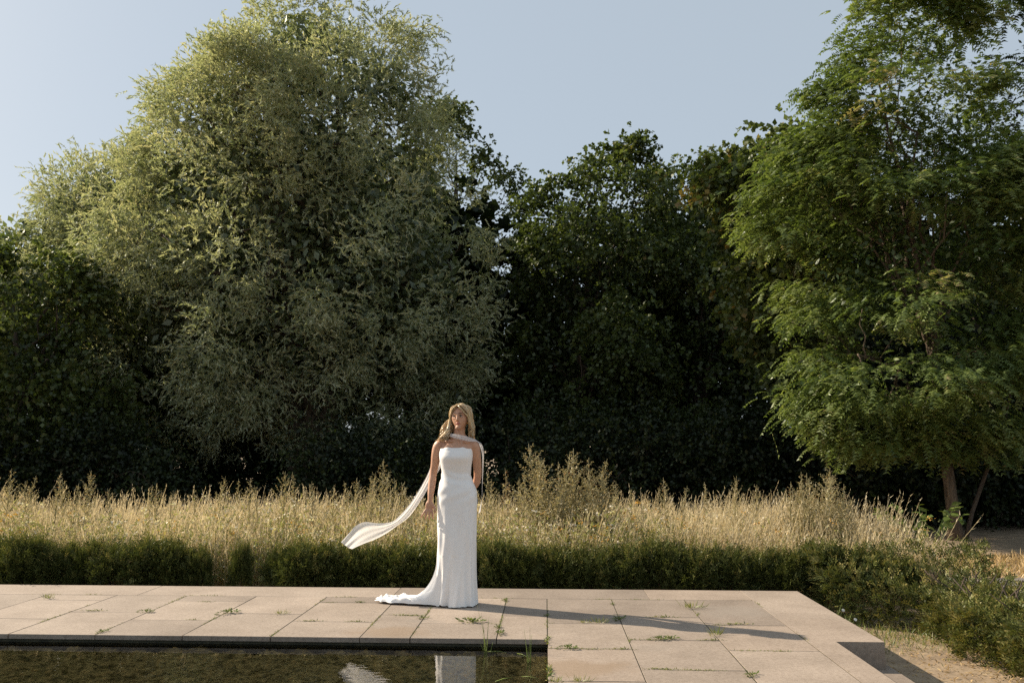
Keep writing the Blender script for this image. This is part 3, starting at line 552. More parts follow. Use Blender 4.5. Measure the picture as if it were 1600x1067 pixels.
MUG = [(11,731),(34,742),(51,751),(86,736),(105,746),(120,755),(134,735),(232,757),(247,757),(266,766),(339,744),(371,747),(392,747),(412,757),(446,736),(468,736),(493,751),(551,751),(563,746),(586,743),(592,716),(627,746),(650,752),(755,736),(771,748),(834,714),(853,692),(880,721),(903,700),(925,716),(941,727),(822,738),(1042,746),(1056,757),(1148,744),(1242,736),(1253,750),(1270,747),(1287,731),(1300,745),(1317,767),(1384,788),(-40,745),(-90,740),(-140,750)]
MUG += [(843,706),(862,716),(890,713),(912,714),(871,704),(932,735),(812,745),(1262,739),(1278,741),(1294,739),(1308,755),(1228,752),(602,735),(578,738),(798,731,1),(868,742),(893,738),(1175,757),(1110,752),(958,752),(990,762),(180,762),(310,760),(520,758),(700,752)]
mug_l = {(853,692): 'tallest mugwort plume, the left peak of the big clump right of the woman', (903,700): 'tall mugwort plume forming the right peak of the big clump', (592,716): 'tall nodding mugwort plume above the flying white scarf', (1287,731): 'tallest plume of the mugwort clump at the right end of the meadow', (446,736): 'pointed mugwort plume below the willow trunk', (1384,788): 'short lone mugwort plume at the far right end of the meadow', (86,736): 'broad mugwort plume in the left corner of the meadow', (134,735): 'narrow mugwort plume standing right of the broad one in the left corner', (798,731): 'thin reddish brown seed spike just right of the woman', (755,736): 'mugwort plume close behind the woman at her right elbow in the photo', (11,731): 'mugwort plume at the left edge of the photo'}
rank = {q[:2]: k for k, q in enumerate(sorted(q for q in MUG if q[0] >= 0))}
for i, q in enumerate(MUG):
    u, v = q[:2]; Y = 10.2+.7*((i*37) % 10)/10-.3; tp = P(u, v, Y); red = len(q) > 2
    pl, stm = mp_red if red else mp[i % 4]; r = empty('mugwort_plant', (tp[0], Y, GZ), i*1.3); k = (tp[2]-GZ)/1.5
    wf = 1.7 if 820 < u < 960 or 1230 < u < 1320 else 1.3; r.scale = (k*wf, k*wf, k); r.rotation_euler = (rs.uniform(-.05, .05), rs.uniform(-.06, .06), i*1.3)
    f = link('plume', pl, M['mug'], r); f['kind'] = 'stuff'; link('stem', stm, M['mug'], r)
    reg = 'left third' if u < 530 else 'stretch behind the scarf' if u < 720 else 'clump right of the woman' if u < 1000 else 'right end'
    tag(r, mug_l.get((u, v), 'pale mugwort plume outside the left edge' if u < 0 else 'pale mugwort plume in the meadow, %s, %s from the left' % (reg, ORD[rank[(u, v)]])), 'wild plant', 'mugwort plumes of the meadow, ' + reg)

# ------------------------------------------------------------------ the woman
PY = 7.48; PX = P(714, 900, PY)[0]; SCL = 1.013
person = empty('person', (PX, PY, 0)); person.scale = (SCL,)*3; tag(person, 'woman in a long white strapless gown with loose blonde hair and a flying white scarf', 'person')
def LX(u, v):                                       # photo position -> local x, z in the plane of the body
    p = P(u, v, PY); return p[0]-PX, p[2]
def catmull(pts, n):
    p = np.asarray(pts, float); p = np.vstack([2*p[0]-p[1], p, 2*p[-1]-p[-2]]); out = []
    seg = len(p)-3
    for t in np.linspace(0, seg-1e-6, n):
        i = int(t); f = t-i; a, b, c, d = p[i:i+4]
        out.append(.5*((2*b)+(-a+c)*f+(2*a-5*b+4*c-d)*f*f+(-a+3*b-3*c+d)*f**3))
    return np.array(out)
def limb(mb, pts, rad, n=22, sides=14, flat=1.0):
    q = catmull([tuple(p)+(r,) for p, r in zip(pts, rad)], n); mb.tube(q[:, :3], list(q[:, 3]), sides, flat=flat)
def ellip(mb, c, r, rot=None, nu=20, nv=14):
    vs = []; fs = []
    for j in range(nv+1):
        ph = math.pi*j/nv
        for i in range(nu):
            th = 2*math.pi*i/nu; v = Vector((r[0]*math.sin(ph)*math.cos(th), r[1]*math.sin(ph)*math.sin(th), r[2]*math.cos(ph)))
            if rot is not None: v = rot @ v
            vs.append(v+Vector(c))
    fs = [(j*nu+i, (j+1)*nu+i, (j+1)*nu+(i+1) % nu, j*nu+(i+1) % nu) for j in range(nv) for i in range(nu)]
    mb.add(vs, fs)
HC = Vector((.014, -.012, 1.612)); HR = Matrix.Rotation(math.radians(-9), 3, 'Z') @ Matrix.Rotation(math.radians(-3), 3, 'Y')
def hd(x, y, z): return HC + HR @ Vector((x, y, z))
bm_ = MB()
# torso as stacked ellipses
tor = [(.78, .0, 0, .135, .10), (.86, 0, 0, .158, .118), (.95, -.003, .01, .160, .122), (1.03, -.008, .005, .140, .105), (1.11, -.013, 0, .118, .088), (1.19, -.014, -.002, .122, .095), (1.26, -.014, -.006, .132, .112), (1.31, -.012, -.004, .140, .105), (1.355, -.006, .004, .150, .085), (1.392, .0, .012, .135, .068), (1.425, .006, .016, .088, .056), (1.46, .008, .012, .058, .052)]
q = catmull(tor, 60); ns = 36; vs = []
for z, cx, cy_, rx, ry in q:
    for k in range(ns):
        a = 2*math.pi*k/ns; vs.append((cx+rx*math.copysign(abs(math.cos(a))**.9, math.cos(a)), cy_+ry*math.sin(a), z))
bm_.add(vs, [(i*ns+k, i*ns+(k+1) % ns, (i+1)*ns+(k+1) % ns, (i+1)*ns+k) for i in range(59) for k in range(ns)]+[tuple(range(ns))[::-1], tuple(59*ns+k for k in range(ns))])
for sx in (-1, 1): ellip(bm_, (-.012+sx*.062, -.075, 1.265), (.055, .05, .052))
limb(bm_, [(.006, .02, 1.40), (.010, .006, 1.47), (.013, .004, 1.555)], [.060, .050, .050])
for a, b in (((.0, -.03, 1.405), (-.125, -.005, 1.40)), ((.012, -.03, 1.403), (.13, -.005, 1.385))): limb(bm_, [a, ((a[0]+b[0])/2, -.058, (a[2]+b[2])/2), b], [.010, .012, .012], 10, 8)
# image-left arm hangs straight, hand open; image-right arm bends behind the back
limb(bm_, [(-.120, .005, 1.385), (-.172, .008, 1.362), (-.195, .015, 1.29), (-.208, .028, 1.20), (-.222, .036, 1.125), (-.230, .024, 1.05), (-.236, -.002, .96), (-.240, -.020, .890)], [.046, .049, .043, .037, .033, .034, .029, .022], 34)
limb(bm_, [(.108, .005, 1.378), (.142, .012, 1.352), (.157, .03, 1.27), (.166, .06, 1.18), (.166, .098, 1.09), (.142, .135, 1.02), (.09, .165, .965), (.05, .172, .93)], [.046, .048, .043, .038, .034, .033, .027, .022], 34)
def hand(wr, fingers, thumb, pal_c, pal_r, rot):
    ellip(bm_, pal_c, pal_r, rot, 18, 12)
    limb(bm_, [wr, tuple((Vector(wr)+Vector(pal_c))/2), pal_c], [.023, .022, .018], 8, 10)
    for f in fingers: limb(bm_, f, [.0098, .0095, .0086, .0068], 12, 8)
    limb(bm_, thumb, [.013, .0115, .0095, .0075], 12, 8)
fing = []
for k, (dx, L) in enumerate(((-.034, .072), (-.0125, .088), (.009, .094), (.030, .084))):
    b0 = Vector((-.246+dx*.9, -.030, .812+(.004 if k in (1, 2) else -.002))); fan = dx*1.0-.016
    fing.append([tuple(b0), tuple(b0+Vector((fan*.35, -.010, -L*.42))), tuple(b0+Vector((fan*.62, -.008, -L*.75))), tuple(b0+Vector((fan*.75, .004, -L)))])
hand((-.240, -.020, .890), fing, [(-.222, -.03, .862), (-.198, -.045, .832), (-.190, -.052, .802), (-.193, -.05, .778)], (-.243, -.026, .842), (.039, .015, .050), None)
f2 = [[(.012-.0*k, .176, .915-.016*k), (-.018, .190, .912-.017*k), (-.040, .190, .908-.018*k), (-.055, .178, .905-.018*k)] for k in range(4)]
hand((.05, .172, .93), f2, [(.035, .172, .935), (.012, .182, .948), (-.012, .186, .952), (-.025, .182, .950)], (.028, .172, .905), (.045, .014, .038), None)
for sx in (-1, 1):
    limb(bm_, [(sx*.078-.004, 0, .90), (sx*.082-.004, -.012, .72), (sx*.075, -.018, .50), (sx*.072, .035, .34), (sx*.070, .09, .10)], [.092, .082, .056, .055, .037], 30)
    limb(bm_, [(sx*.070, .118, .045), (sx*.072, .06, .046), (sx*.080, -.025, .028), (sx*.084, -.08, .018)], [.034, .034, .032, .018], 16, flat=.8)
    for k in range(5): limb(bm_, [(sx*(.058+.014*k), -.06, .018), (sx*(.058+.0145*k), -.090+.006*k, .017), (sx*(.058+.015*k), -.108+.008*k, .010)], [.0085, .0085, .006], 6, 7)
# head
vs = []; nu, nv = 48, 40
for j in range(nv+1):
    ph = math.pi*j/nv
    for i in range(nu):
        th = 2*math.pi*i/nu; x, y, z = math.sin(ph)*math.cos(th), math.sin(ph)*math.sin(th), math.cos(ph)
        X, Y, Z = x*.074, y*.093+.008, z*.112
        if z < 0:
            sp_ = max(math.sin(ph), 1e-3)**(-.42); k = (-z)**1.4; X *= sp_*(1-.42*k); Y = (y*sp_*.093)*(1-(.10 if y < 0 else .55)*k)+.008-.006*k
        fr = max(0, -y)
        if Z < -.015 and y < 0: Y += .006*fr*math.exp(-((Z+.02)/.02)**2)
        for sx in (-1, 1):
            Y += .013*math.exp(-((X-sx*.031)/.016)**2-((Z-.006)/.013)**2)*fr          # eye sockets
            X += sx*.004*math.exp(-((X-sx*.055)/.02)**2-((Z+.022)/.02)**2)             # cheekbones
        Y -= .005*math.exp(-(X/.05)**2-((Z-.030)/.012)**2)*fr                          # brow
        vs.append(hd(X, Y, Z))
bm_.add(vs, [(j*nu+i, (j+1)*nu+i, (j+1)*nu+(i+1) % nu, j*nu+(i+1) % nu) for j in range(nv) for i in range(nu)])
def hl(pts, rad, n=10, sides=8): limb(bm_, [tuple(hd(*p)) for p in pts], rad, n, sides)
hl([(0, -.078, .022), (0, -.091, .000), (0, -.1015, -.020), (0, -.097, -.028)], [.006, .0075, .0095, .008])
for sx in (-1, 1): ellip(bm_, hd(sx*.0105, -.090, -.029), (.0075, .010, .007), HR); ellip(bm_, hd(sx*.073, .012, -.005), (.008, .018, .030), HR)
ellip(bm_, hd(0, -.088, -.052), (.020, .007, .0048), HR); ellip(bm_, hd(0, -.088, -.061), (.017, .0075, .0055), HR); ellip(bm_, hd(0, -.072, -.092), (.027, .017, .019), HR)
raw = bpy.data.objects.new('raw', bm_.mesh('raw')); COL.link(raw)
md = raw.modifiers.new('r', 'REMESH'); md.mode = 'VOXEL'; md.voxel_size = .006; md.use_smooth_shade = True
ms = raw.modifiers.new('s', 'SMOOTH'); ms.factor = .5; ms.iterations = 3
dg = bpy.context.evaluated_depsgraph_get(); bme = bpy.data.meshes.new_from_object(raw.evaluated_get(dg)); bme.name = 'body'
bpy.data.objects.remove(raw)
bme.materials.clear()
for k in ('skin', 'lip'): bme.materials.append(M[k])
inv = HR.inverted(); co = np.zeros(len(bme.polygons)*3); bme.polygons.foreach_get('center', co); co = co.reshape(-1, 3)
lo = (co-np.array(HC))@np.array(inv).T
lipm = (((lo[:, 0]/.0200)**2+((lo[:, 2]+.0565)/.0075)**2) < 1) & (lo[:, 1] < -.07)
bme.polygons.foreach_set('material_index', lipm.astype(np.int32)); bme.polygons.foreach_set('use_smooth', np.ones(len(co), bool)); bme.update()
link('body', bme, None, person)
for sx in (-1, 1):
    mb = MB(); c = hd(sx*.0305, -.0765, .007); ellip(mb, c, (.0125, .0085, .0058), HR, 16, 10); e = link('eye', mb.mesh('eye'), M['eye_white'], person)
    mb = MB(); ellip(mb, hd(sx*.0305, -.0835, .007), (.0066, .0028, .0058), HR, 12, 8); link('iris', mb.mesh('iris'), M['iris'], e)
    mb = MB(); mb.tube([hd(sx*(.017+.029*t), -.0865+.012*t**2, .0125+.0035*math.sin(math.pi*t)-.004*t) for t in np.linspace(0, 1, 7)], [.002, .0034, .0038, .004, .004, .0036, .0024], 5); link('eyelashes', mb.mesh('eyelashes'), M['lash'], e)
    mb = MB(); mb.tube([hd(sx*(.011+.038*t), -.0930+.020*t**2, .0275+.0055*math.sin(math.pi*(.15+.75*t))) for t in np.linspace(0, 1, 7)], [.002, .003, .003, .0028, .0024, .002, .001], 6); link('eyebrow', mb.mesh('eyebrow'), M['lash'], person)
    mb = MB(); ellip(mb, hd(sx*.078, .000, -.042), (.007, .007, .007)); ellip(mb, hd(sx*.079, -.001, -.054), (.005, .005, .006)); link('earring', mb.mesh('earring'), M['pearl'], person)
# hair: a cap on the skull and many loose locks
hr_ = np.random.default_rng(8); mb = MB(); nu, nv = 44, 30; vs = []; ok = {}
for j in range(nv+1):
    ph = math.pi*j/nv
    for i in range(nu):
        th = 2*math.pi*i/nu; x, y, z = math.sin(ph)*math.cos(th), math.sin(ph)*math.sin(th), math.cos(ph)
        rip = 1+.012*math.sin(th*22)*math.sin(ph); vs.append(hd(x*.083*rip, y*.103*rip+.012, z*.122*rip+.004)); ok[len(vs)-1] = not (y < -.12 and z < .62-.55*abs(x)**1.5+(.10 if x < 0 else -.05)) and not (y < .25 and z < -.1) and z > -.55
fs = [f for f in [(j*nu+i, (j+1)*nu+i, (j+1)*nu+(i+1) % nu, j*nu+(i+1) % nu) for j in range(nv) for i in range(nu)] if all(ok[q] for q in f)]
mb.add(vs, fs, .45)
def lock(pts, r0, tint, n=15, wave=.006, turns=2.2):
    q = catmull(pts, n); ph = hr_.uniform(0, 6.28); t = np.linspace(0, 1, n)
    q[:, 0] += wave*t*np.sin(ph+turns*6.28*t); q[:, 1] += wave*t*np.cos(ph*1.3+turns*6.28*t)
    mb.tube(q, list(r0*(.55+.9*np.sin(np.clip(t*2.6+.25, 0, math.pi/2)))*(1-.86*t**3.0)), 4, tint)
for k in range(560):
    sx = -1 if hr_.random() < .56 else 1; u = hr_.random(); back = hr_.random()**.8
    y0 = -.070+.15*back; part = .012
    root = hd(part+sx*hr_.uniform(.0, .02), y0, .118-.30*max(0, -.02-y0)-.22*max(0, y0-.03)+.004)
    y1 = -.050+.135*back
    tmp = hd(part*.5+sx*(.070+.010*u), y1-.004, .052+.012*hr_.normal())
    ear = hd(sx*(.080+.009*u), -.012+.115*back+.010*hr_.normal(), -.028)
    low = hd(sx*(.080+.020*u), .005+.10*back, -.105+.01*hr_.normal())
    if sx < 0: end = (-.082-.085*u+.02*hr_.normal(), .02+.06*back-.06*u*(1-back), 1.425-.035*hr_.random()+.008*hr_.normal())
    else: end = (.096+.028*u+.008*hr_.normal(), .005+.08*back, 1.422+.028*hr_.normal())
    lock([root, tmp, ear, low, end], .0034*hr_.uniform(.6, 1.3), float(np.clip(hr_.normal(.55+.12*(sx < 0), .2), 0, 1)), wave=.015, turns=2.0+1.2*hr_.random())
for k in range(50):      # sweep across the forehead on the image-right side, and the shorter one on the left
    u = hr_.random()
    lock([hd(.004+.01*u, -.068, .105), hd(.030+.008*u, -.094+.006*u, .078-.012*u), hd(.060+.006*u, -.075+.012*u, .036-.006*u), hd(.079+.006*u, -.042, .002), hd(.088, -.018, -.045-.05*u)], .0034, float(np.clip(hr_.normal(.62, .15), 0, 1)), wave=.003)
for k in range(36):
    u = hr_.random()
    lock([hd(-.004, -.066, .106), hd(-.034, -.084+.008*u, .082), hd(-.064, -.058+.01*u, .042), hd(-.078, -.036, -.005), hd(-.086, -.022, -.060-.05*u)], .0033, float(np.clip(hr_.normal(.72, .15), 0, 1)), wave=.003)
for k in range(90):      # locks lying on the front of the image-left shoulder
    u = hr_.random(); lock([hd(-.02, -.05, .112), hd(-.074, -.03+.02*u, .045), hd(-.088-.008*u, -.018, -.03), hd(-.092-.02*u, -.03, -.10), (-.078-.075*u, -.052+.01*hr_.normal(), 1.455-.02*u), (-.085-.09*u, -.058+.02*u, 1.415+.012*hr_.normal()-.01*u)], .0030*hr_.uniform(.7, 1.2), float(np.clip(hr_.normal(.75, .18), 0, 1)), wave=.012, turns=2.4)
for k in range(90):      # fly-away strands blown to the left
    a = hd(-.085-.01*hr_.random(), .0+.05*hr_.random(), -.0-.10*hr_.random()); dx = hr_.uniform(.03, .085)
    lock([a, a+Vector((-dx*.5, .0, -.03)), a+Vector((-dx, .0, -.055-.05*hr_.random())), a+Vector((-dx*1.15, -.01, -.10-.06*hr_.random()))], .0017, .9, 12, .006, 1.2)
link('hair', mb.mesh('hair'), M['hair'], person)

# gown
prof = [(1.338, -.015, -.004, .142, .112), (1.30, -.016, -.010, .148, .124), (1.255, -.016, -.014, .146, .130), (1.20, -.016, -.008, .137, .114), (1.15, -.0155, -.003, .131, .102), (1.10, -.015, .000, .1305, .100), (1.05, -.012, .004, .146, .114), (.99, -.007, .008, .166, .130), (.93, -.004, .010, .1745, .136), (.85, -.003, .008, .174, .134), (.72, -.003, .004, .171, .130), (.55, -.003, .0, .1685, .130), (.42, -.003, -.002, .167, .130)]
q = catmull(prof, 84); NT = 200; rows = []
th = np.linspace(0, 2*np.pi, NT, endpoint=False)
def ring(cx, cy_, rx, ry, z, ext=0.0, p=.86):
    return np.stack([cx+np.sign(np.cos(th))*np.abs(np.cos(th))**p*rx, cy_+np.sign(np.sin(th))*np.abs(np.sin(th))**p*ry, np.full(NT, z)], -1)
ang0 = math.pi-.16
dth = np.angle(np.exp(1j*(th-ang0))); Ew = np.exp(-np.abs(dth/.60)**4.0); E_ = .53*Ew
rad_dir = np.stack([np.cos(th), np.sin(th), np.zeros(NT)], -1); tdir = np.array([math.cos(ang0), math.sin(ang0), 0])
front = np.exp(-((th-1.5*np.pi)/.5)**2)
for z, cx, cy_, rx, ry in q:
    r = ring(cx, cy_, rx, ry, z)
    if z > 1.325: r[:, 2] += .006*np.cos(2*(th-1.5*np.pi))*front + .010*np.exp(-((th-1.5*np.pi-.45)/.2)**2)+.010*np.exp(-((th-1.5*np.pi+.45)/.2)**2) - .05*np.clip(np.sin(th), 0, 1)
    low = np.clip((1.0-z)/.6, 0, 1)
    # soft drape lines: diagonal pulls from the hip and long shallow folds
    fold = .0045*low*np.sin(7*th+2.2*z*6)+.0035*low*np.sin(13*th-z*5)+.0026*np.sin(88*z+3.5*th+1.5*np.sin(3*th))*np.exp(-((z-1.09)/.07)**2)+.0022*np.sin(60*z-5*th)*np.exp(-((z-.93)/.08)**2)
    fold += .0100*low*np.exp(-((th-1.5*np.pi-.55+.9*(z-.7))/.10)**2)-.0110*low*np.exp(-((th-1.5*np.pi-.80+.6*(z-.7))/.13)**2)
    rows.append(r+rad_dir*fold[:, None])
base = rows[-1].copy(); NB = 64; rngf = np.random.default_rng(2)
for i in range(1, NB+1):
    t = i/NB; wv = np.clip(Ew, 0, 1)
    z = .42*((1-t)*(1-wv)+wv*max(0, 1-t/.86)**1.75)
    ext = E_*t**2.0
    fold = (.020*t**1.3)*(np.sin(7*th+2.2*.42*6)*.45+.5*np.sin(11*th+.6+1.2*t)+.35*np.sin(19*th-2*t))*(.55+.75*wv)
    fan = .024*t*np.exp(-((th-1.5*np.pi+.25+.30*t)/.09)**2)-.018*t*np.exp(-((th-1.5*np.pi+.06+.34*t)/.10)**2)+.020*t*np.exp(-((th-1.5*np.pi-.30+.30*t)/.08)**2)-.016*t*np.exp(-((th-1.5*np.pi+.62+.2*t)/.09)**2)+.020*t*np.exp(-((th-1.5*np.pi+.9+.2*t)/.10)**2)
    p = base.copy(); p[:, :2] += rad_dir[:, :2]*(fold+fan+.018*t*t)[:, None]; p += tdir*ext[:, None]; p[:, 1] -= wv*np.sin(dth*1.5)*.07*t**2
    p[:, 2] = z+.006
    far = np.clip((t-.62)/.38, 0, 1)*wv
    for k in range(NT):                                                        # the crumpled end of the train
        if far[k] > .02:
            x_, y_ = p[k, 0], p[k, 1]; nz = mnoise.noise((x_*14, y_*14, 3.1)); n2 = mnoise.noise((x_*33, y_*33, 7.7))
            p[k, 2] += far[k]*(.030+.115*abs(nz)+.035*abs(n2))*(1-.8*max(0, (t-.93)/.07))+.004
            p[k, 0] += far[k]*.030*mnoise.noise((x_*24, y_*24, 11)); p[k, 1] += far[k]*.030*mnoise.noise((x_*24, y_*24, 17))
    if t > .7:
        sl_ = np.exp(-((th-1.5*np.pi+.60)/.10)**2)*((t-.7)/.3); p[:, 2] += .022*sl_                                # hem lifts over the toes
        p[:, 2] += .005*np.abs(np.sin(9*th))*((t-.7)/.3)*(1-wv)
    rows.append(p)
V = np.concatenate(rows); R_ = len(rows); i = np.arange((R_-1)*NT); j = (i//NT)*NT+(i % NT+1) % NT
link('gown', np_mesh('gown', V, np.stack([i, i+NT, j+NT, j], -1), np.full(len(i), 4), smooth=True), M['gown'], person)

# scarf: one long strip, built as joined runs of cloth
def strip(edgeA, edgeB, n=60, m=14, sag=None):
    A = catmull(edgeA, n); B = catmull(edgeB, n); s = np.linspace(0, 1, m)
    G_ = A[:, None, :]*(1-s)[None, :, None]+B[:, None, :]*s[None, :, None]
    if sag is not None: G_[:, :, 1] += sag(np.linspace(0, 1, n)[:, None], s[None, :])
    return G_
def strip_mesh(gr):
    V = []; Lp = []; n0 = 0
    for G_ in gr:
        n, m = G_.shape[:2]; i = (np.arange(n-1)[:, None]*m+np.arange(m-1)[None, :]).ravel(); V.append(G_.reshape(-1, 3)); Lp.append(np.stack([i, i+1, i+m+1, i+m], -1)+n0); n0 += n*m
    Lp = np.concatenate(Lp); return np_mesh('scarf', np.concatenate(V), Lp, np.full(len(Lp), 4), smooth=True)
def LP(u, v, y): p = P(u, v, PY+y); return ((p[0]-PX)/SCL, y/SCL, p[2]/SCL)
up = [LP(*a) for a in [(700,690,.10),(688,702,.135),(676,722,.15),(668,741,.15),(655,765,.16),(640,788,.17),(625,805,.18),(612,815,.19),(592,817,.20),(571,815,.20),(556,821,.20),(546,832,.20),(534,846,.20)]]
dn = [LP(*a) for a in [(712,694,.115),(700,712,.14),(684,738,.16),(672,758,.16),(662,775,.17),(650,793,.18),(637,809,.20),(622,820,.23),(605,832,.26),(589,841,.27),(571,848,.27),(559,853,.26),(551,857,.24)]]
fly = strip(up, dn, 90, 18, lambda a, s: .014*np.sin(s*8+a*6+2*np.sin(a*5))*np.clip(a*3-.6, .25, 1)+.006*np.sin(s*19-a*9)*np.clip(a*2, .3, 1)+.020*np.sin(a*16+s*2)*np.clip(a*2-1, 0, 1)-.04*np.sin(s*3.14)*np.clip(a*3-1.6, 0, 1))
bu = [(-.062,-.045,1.470), (-.030,-.070,1.466), (.02,-.078,1.458), (.07,-.066,1.448), (.115,-.045,1.432), (.150,-.010,1.420), (.165,.040,1.405), (.185,.085,1.36), (.202,.12,1.29), (.206,.14,1.18), (.203,.15,1.05), (.200,.16,.90), (.190,.17,.78)]
bd = [(-.066,-.052,1.440), (-.030,-.078,1.430), (.02,-.087,1.418), (.07,-.078,1.408), (.118,-.062,1.400), (.165,-.030,1.398), (.200,.030,1.385), (.218,.075,1.34), (.220,.10,1.28), (.216,.11,1.18), (.210,.12,1.05), (.203,.13,.90), (.170,.15,.76)]
band = strip(bu, bd, 80, 12, lambda a, s: .004*np.sin(s*14+a*5))
wu = [(-.062,-.045,1.470), (-.074,-.015,1.472), (-.070,.03,1.470), (-.045,.065,1.466), (-.02,.085,1.45)]; wd_ = [(-.066,-.052,1.440), (-.085,-.018,1.436), (-.085,.035,1.432), (-.06,.08,1.425), (-.02,.105,1.40)]
wrap = strip(wu, wd_, 24, 8); nkT = strip([LP(704,690,.088), (.02,.085,1.45)], [LP(716,696,.105), (.02,.10,1.40)], 8, 8)
link('scarf', strip_mesh([fly, band, wrap, nkT]), M['scarf'], person)

# ------------------------------------------------------------------ weeds in the joints
def tuft(seed, kind):
    rng = np.random.default_rng(seed); pa = []
    if kind == 'grass':
        n = 34; a = rng.uniform(0, 6.28, n); r = rng.uniform(0, .05, n); b = np.stack([np.cos(a)*r*1.6, np.sin(a)*r*.5, np.zeros(n)], -1)
        d = np.stack([np.cos(a)*rng.uniform(.2, 1.2, n), np.sin(a)*rng.uniform(.2, 1, n), rng.uniform(.4, 1.1, n)], -1); pa.append(leaves(b, d, rdir(rng, n), rng.uniform(.035, .085, n), .0048, rng.uniform(.3, 1, n), 'lance'))
    elif kind == 'leafy':
        n = 46; a = rng.uniform(0, 6.28, n); r = rng.uniform(0, .06, n)**1; b = np.stack([np.cos(a)*r*1.5, np.sin(a)*r*.7, rng.uniform(.002, .02, n)], -1)
        d = np.stack([np.cos(a), np.sin(a)*.8, rng.uniform(.05, .7, n)], -1); pa.append(leaves(b, d, rdir(rng, n)*.4+np.array([0, 0, 1.]), rng.uniform(.018, .036, n), rng.uniform(.010, .017, n), rng.uniform(0, .7, n), 'oval'))
        n = 12; a = rng.uniform(0, 6.28, n); pa.append(leaves(np.zeros((n, 3)), np.stack([np.cos(a)*.7, np.sin(a)*.7, np.ones(n)], -1), rdir(rng, n), rng.uniform(.03, .06, n), .004, rng.uniform(.3, 1, n), 'lance'))
    else:                                               # a thin creeping line along the joint
        n = 44; x = rng.uniform(-.13, .13, n)*rng.uniform(.3, 1, n); b = np.stack([x, rng.normal(0, .005, n), np.zeros(n)], -1); a = rng.uniform(0, 6.28, n)
        d = np.stack([np.cos(a), np.sin(a)*.6, rng.uniform(.15, .7, n)], -1); pa.append(leaves(b, d, rdir(rng, n)*.5+np.array([0, 0, 1.]), rng.uniform(.012, .034, n), rng.uniform(.004, .010, n), rng.uniform(.15, 1, n), 'lance'))
    V, lp, S, tn = merge(pa); V[:, 2] = np.maximum(V[:, 2], .0005); return np_mesh('leaves', V, lp, S, tn)
tf = {k: [tuft(300+i+j*10, k) for i in range(3)] for j, k in enumerate(('grass', 'leafy', 'creep'))}
WD = [(75,935,'grass',1.0,0,'grass tuft on the pale slab at the left edge of the terrace'), (228,956,'leafy',.8,0,'flat leafy weed left of the dark diagonal joint, far left terrace'), (147,954,'creep',1,0,''), (160,987,'leafy',.55,1,'small weed at the pool edge in the far left joint'), (355,958,'leafy',1.1,.6,'biggest leafy weed on the left terrace, on a slab corner'), (438,959,'grass',.75,0,'spiky weed between the lone narrow yew and the woman'), (300,968,'creep',.6,0,''), (322,940,'creep',.7,0,''), (485,970,'creep',.9,0,''), (555,971,'creep',.8,0,''), (515,941,'creep',.6,0,''), (563,941,'leafy',.45,0,'small weed behind the end of the gown train'), (662,966,'leafy',.6,.8,'weed in the joint just below the gown train'), (640,961.5,'creep',1.2,0,''), (737,972,'leafy',1.25,0,'dark leafy weed on the terrace just below the hem of the gown'), (789,938,'leafy',.6,1.5,'small weed at the border joint right behind the gown'), (780,990,'leafy',.75,1.5,'weed at the pool edge right of the gown reflection'), (779,980,'leafy',.6,1.5,'weed just above the one at the pool edge'), (855,962,'leafy',.5,1.5,'little weed in the joint inside the dark body shadow'), (855,1000,'creep',1.3,1.55,''), (857,1050,'creep',1.6,1.55,''), (968,968,'leafy',.9,1,'round dark weed in the middle of the woman\'s shadow'), (937,973,'grass',.9,0,'dry grass tuft on the lower edge of the woman\'s shadow'), (912,973,'grass',.6,0,'small dry grass tuft left of the one at the shadow edge'), (957,944,'leafy',.4,1.5,'tiny weed at the top of the joint right of the pool'), (886,1013,'leafy',.85,0,'leafy weed right of the pool corner'), (925,1014,'creep',.7,0,''), (968,1014,'creep',.9,0,''), (1028,999,'leafy',.8,0,'left one of two leafy weeds below the shadow'), (1047,998,'leafy',.8,0,'right one of two leafy weeds below the shadow'), (1110,1000,'creep',.9,0,''), (1120,992,'grass',1.1,.8,'large spiky weed at a slab corner below the tip of the shadow'), (1080,950,'grass',1.3,0,'wide grass tuft above the shadow, on the right of the terrace'), (1032,964,'creep',1.1,0,''), (1090,960,'creep',.7,1.3,''), (1150,975,'creep',1.2,0,''), (1175,1055,'leafy',.7,.8,'weed in the joint near the bottom right of the terrace'), (1030,1045,'creep',1,0,''), (905,1065,'grass',.8,0,'yellow-green grass at the bottom edge of the photo, right of the pool'), (868,1066,'grass',.8,0,'yellow-green grass at the pool corner on the bottom edge'), (985,1000,'creep',.5,1.3,'')]
crp = {q[:2]: k for k, q in enumerate(sorted(q for q in WD if not q[5]))}
for i, (u, v, kd, s, rz, lab) in enumerate(WD):
    g = G(u, v, 0); r = empty('joint_weed', (g[0], g[1], .0), rz); r.scale = (s,)*3
    f = link('leaves', tf[kd][i % 3], M['weed'], r); f['kind'] = 'stuff'
    reg = 'left of the woman' if u < 700 else 'right of the woman'
    tag(r, lab or 'thin creeping weed line in a terrace joint %s, %s from the left' % (reg, ORD[crp[(u, v)]]), 'weed', 'weeds in the terrace joints, ' + reg)
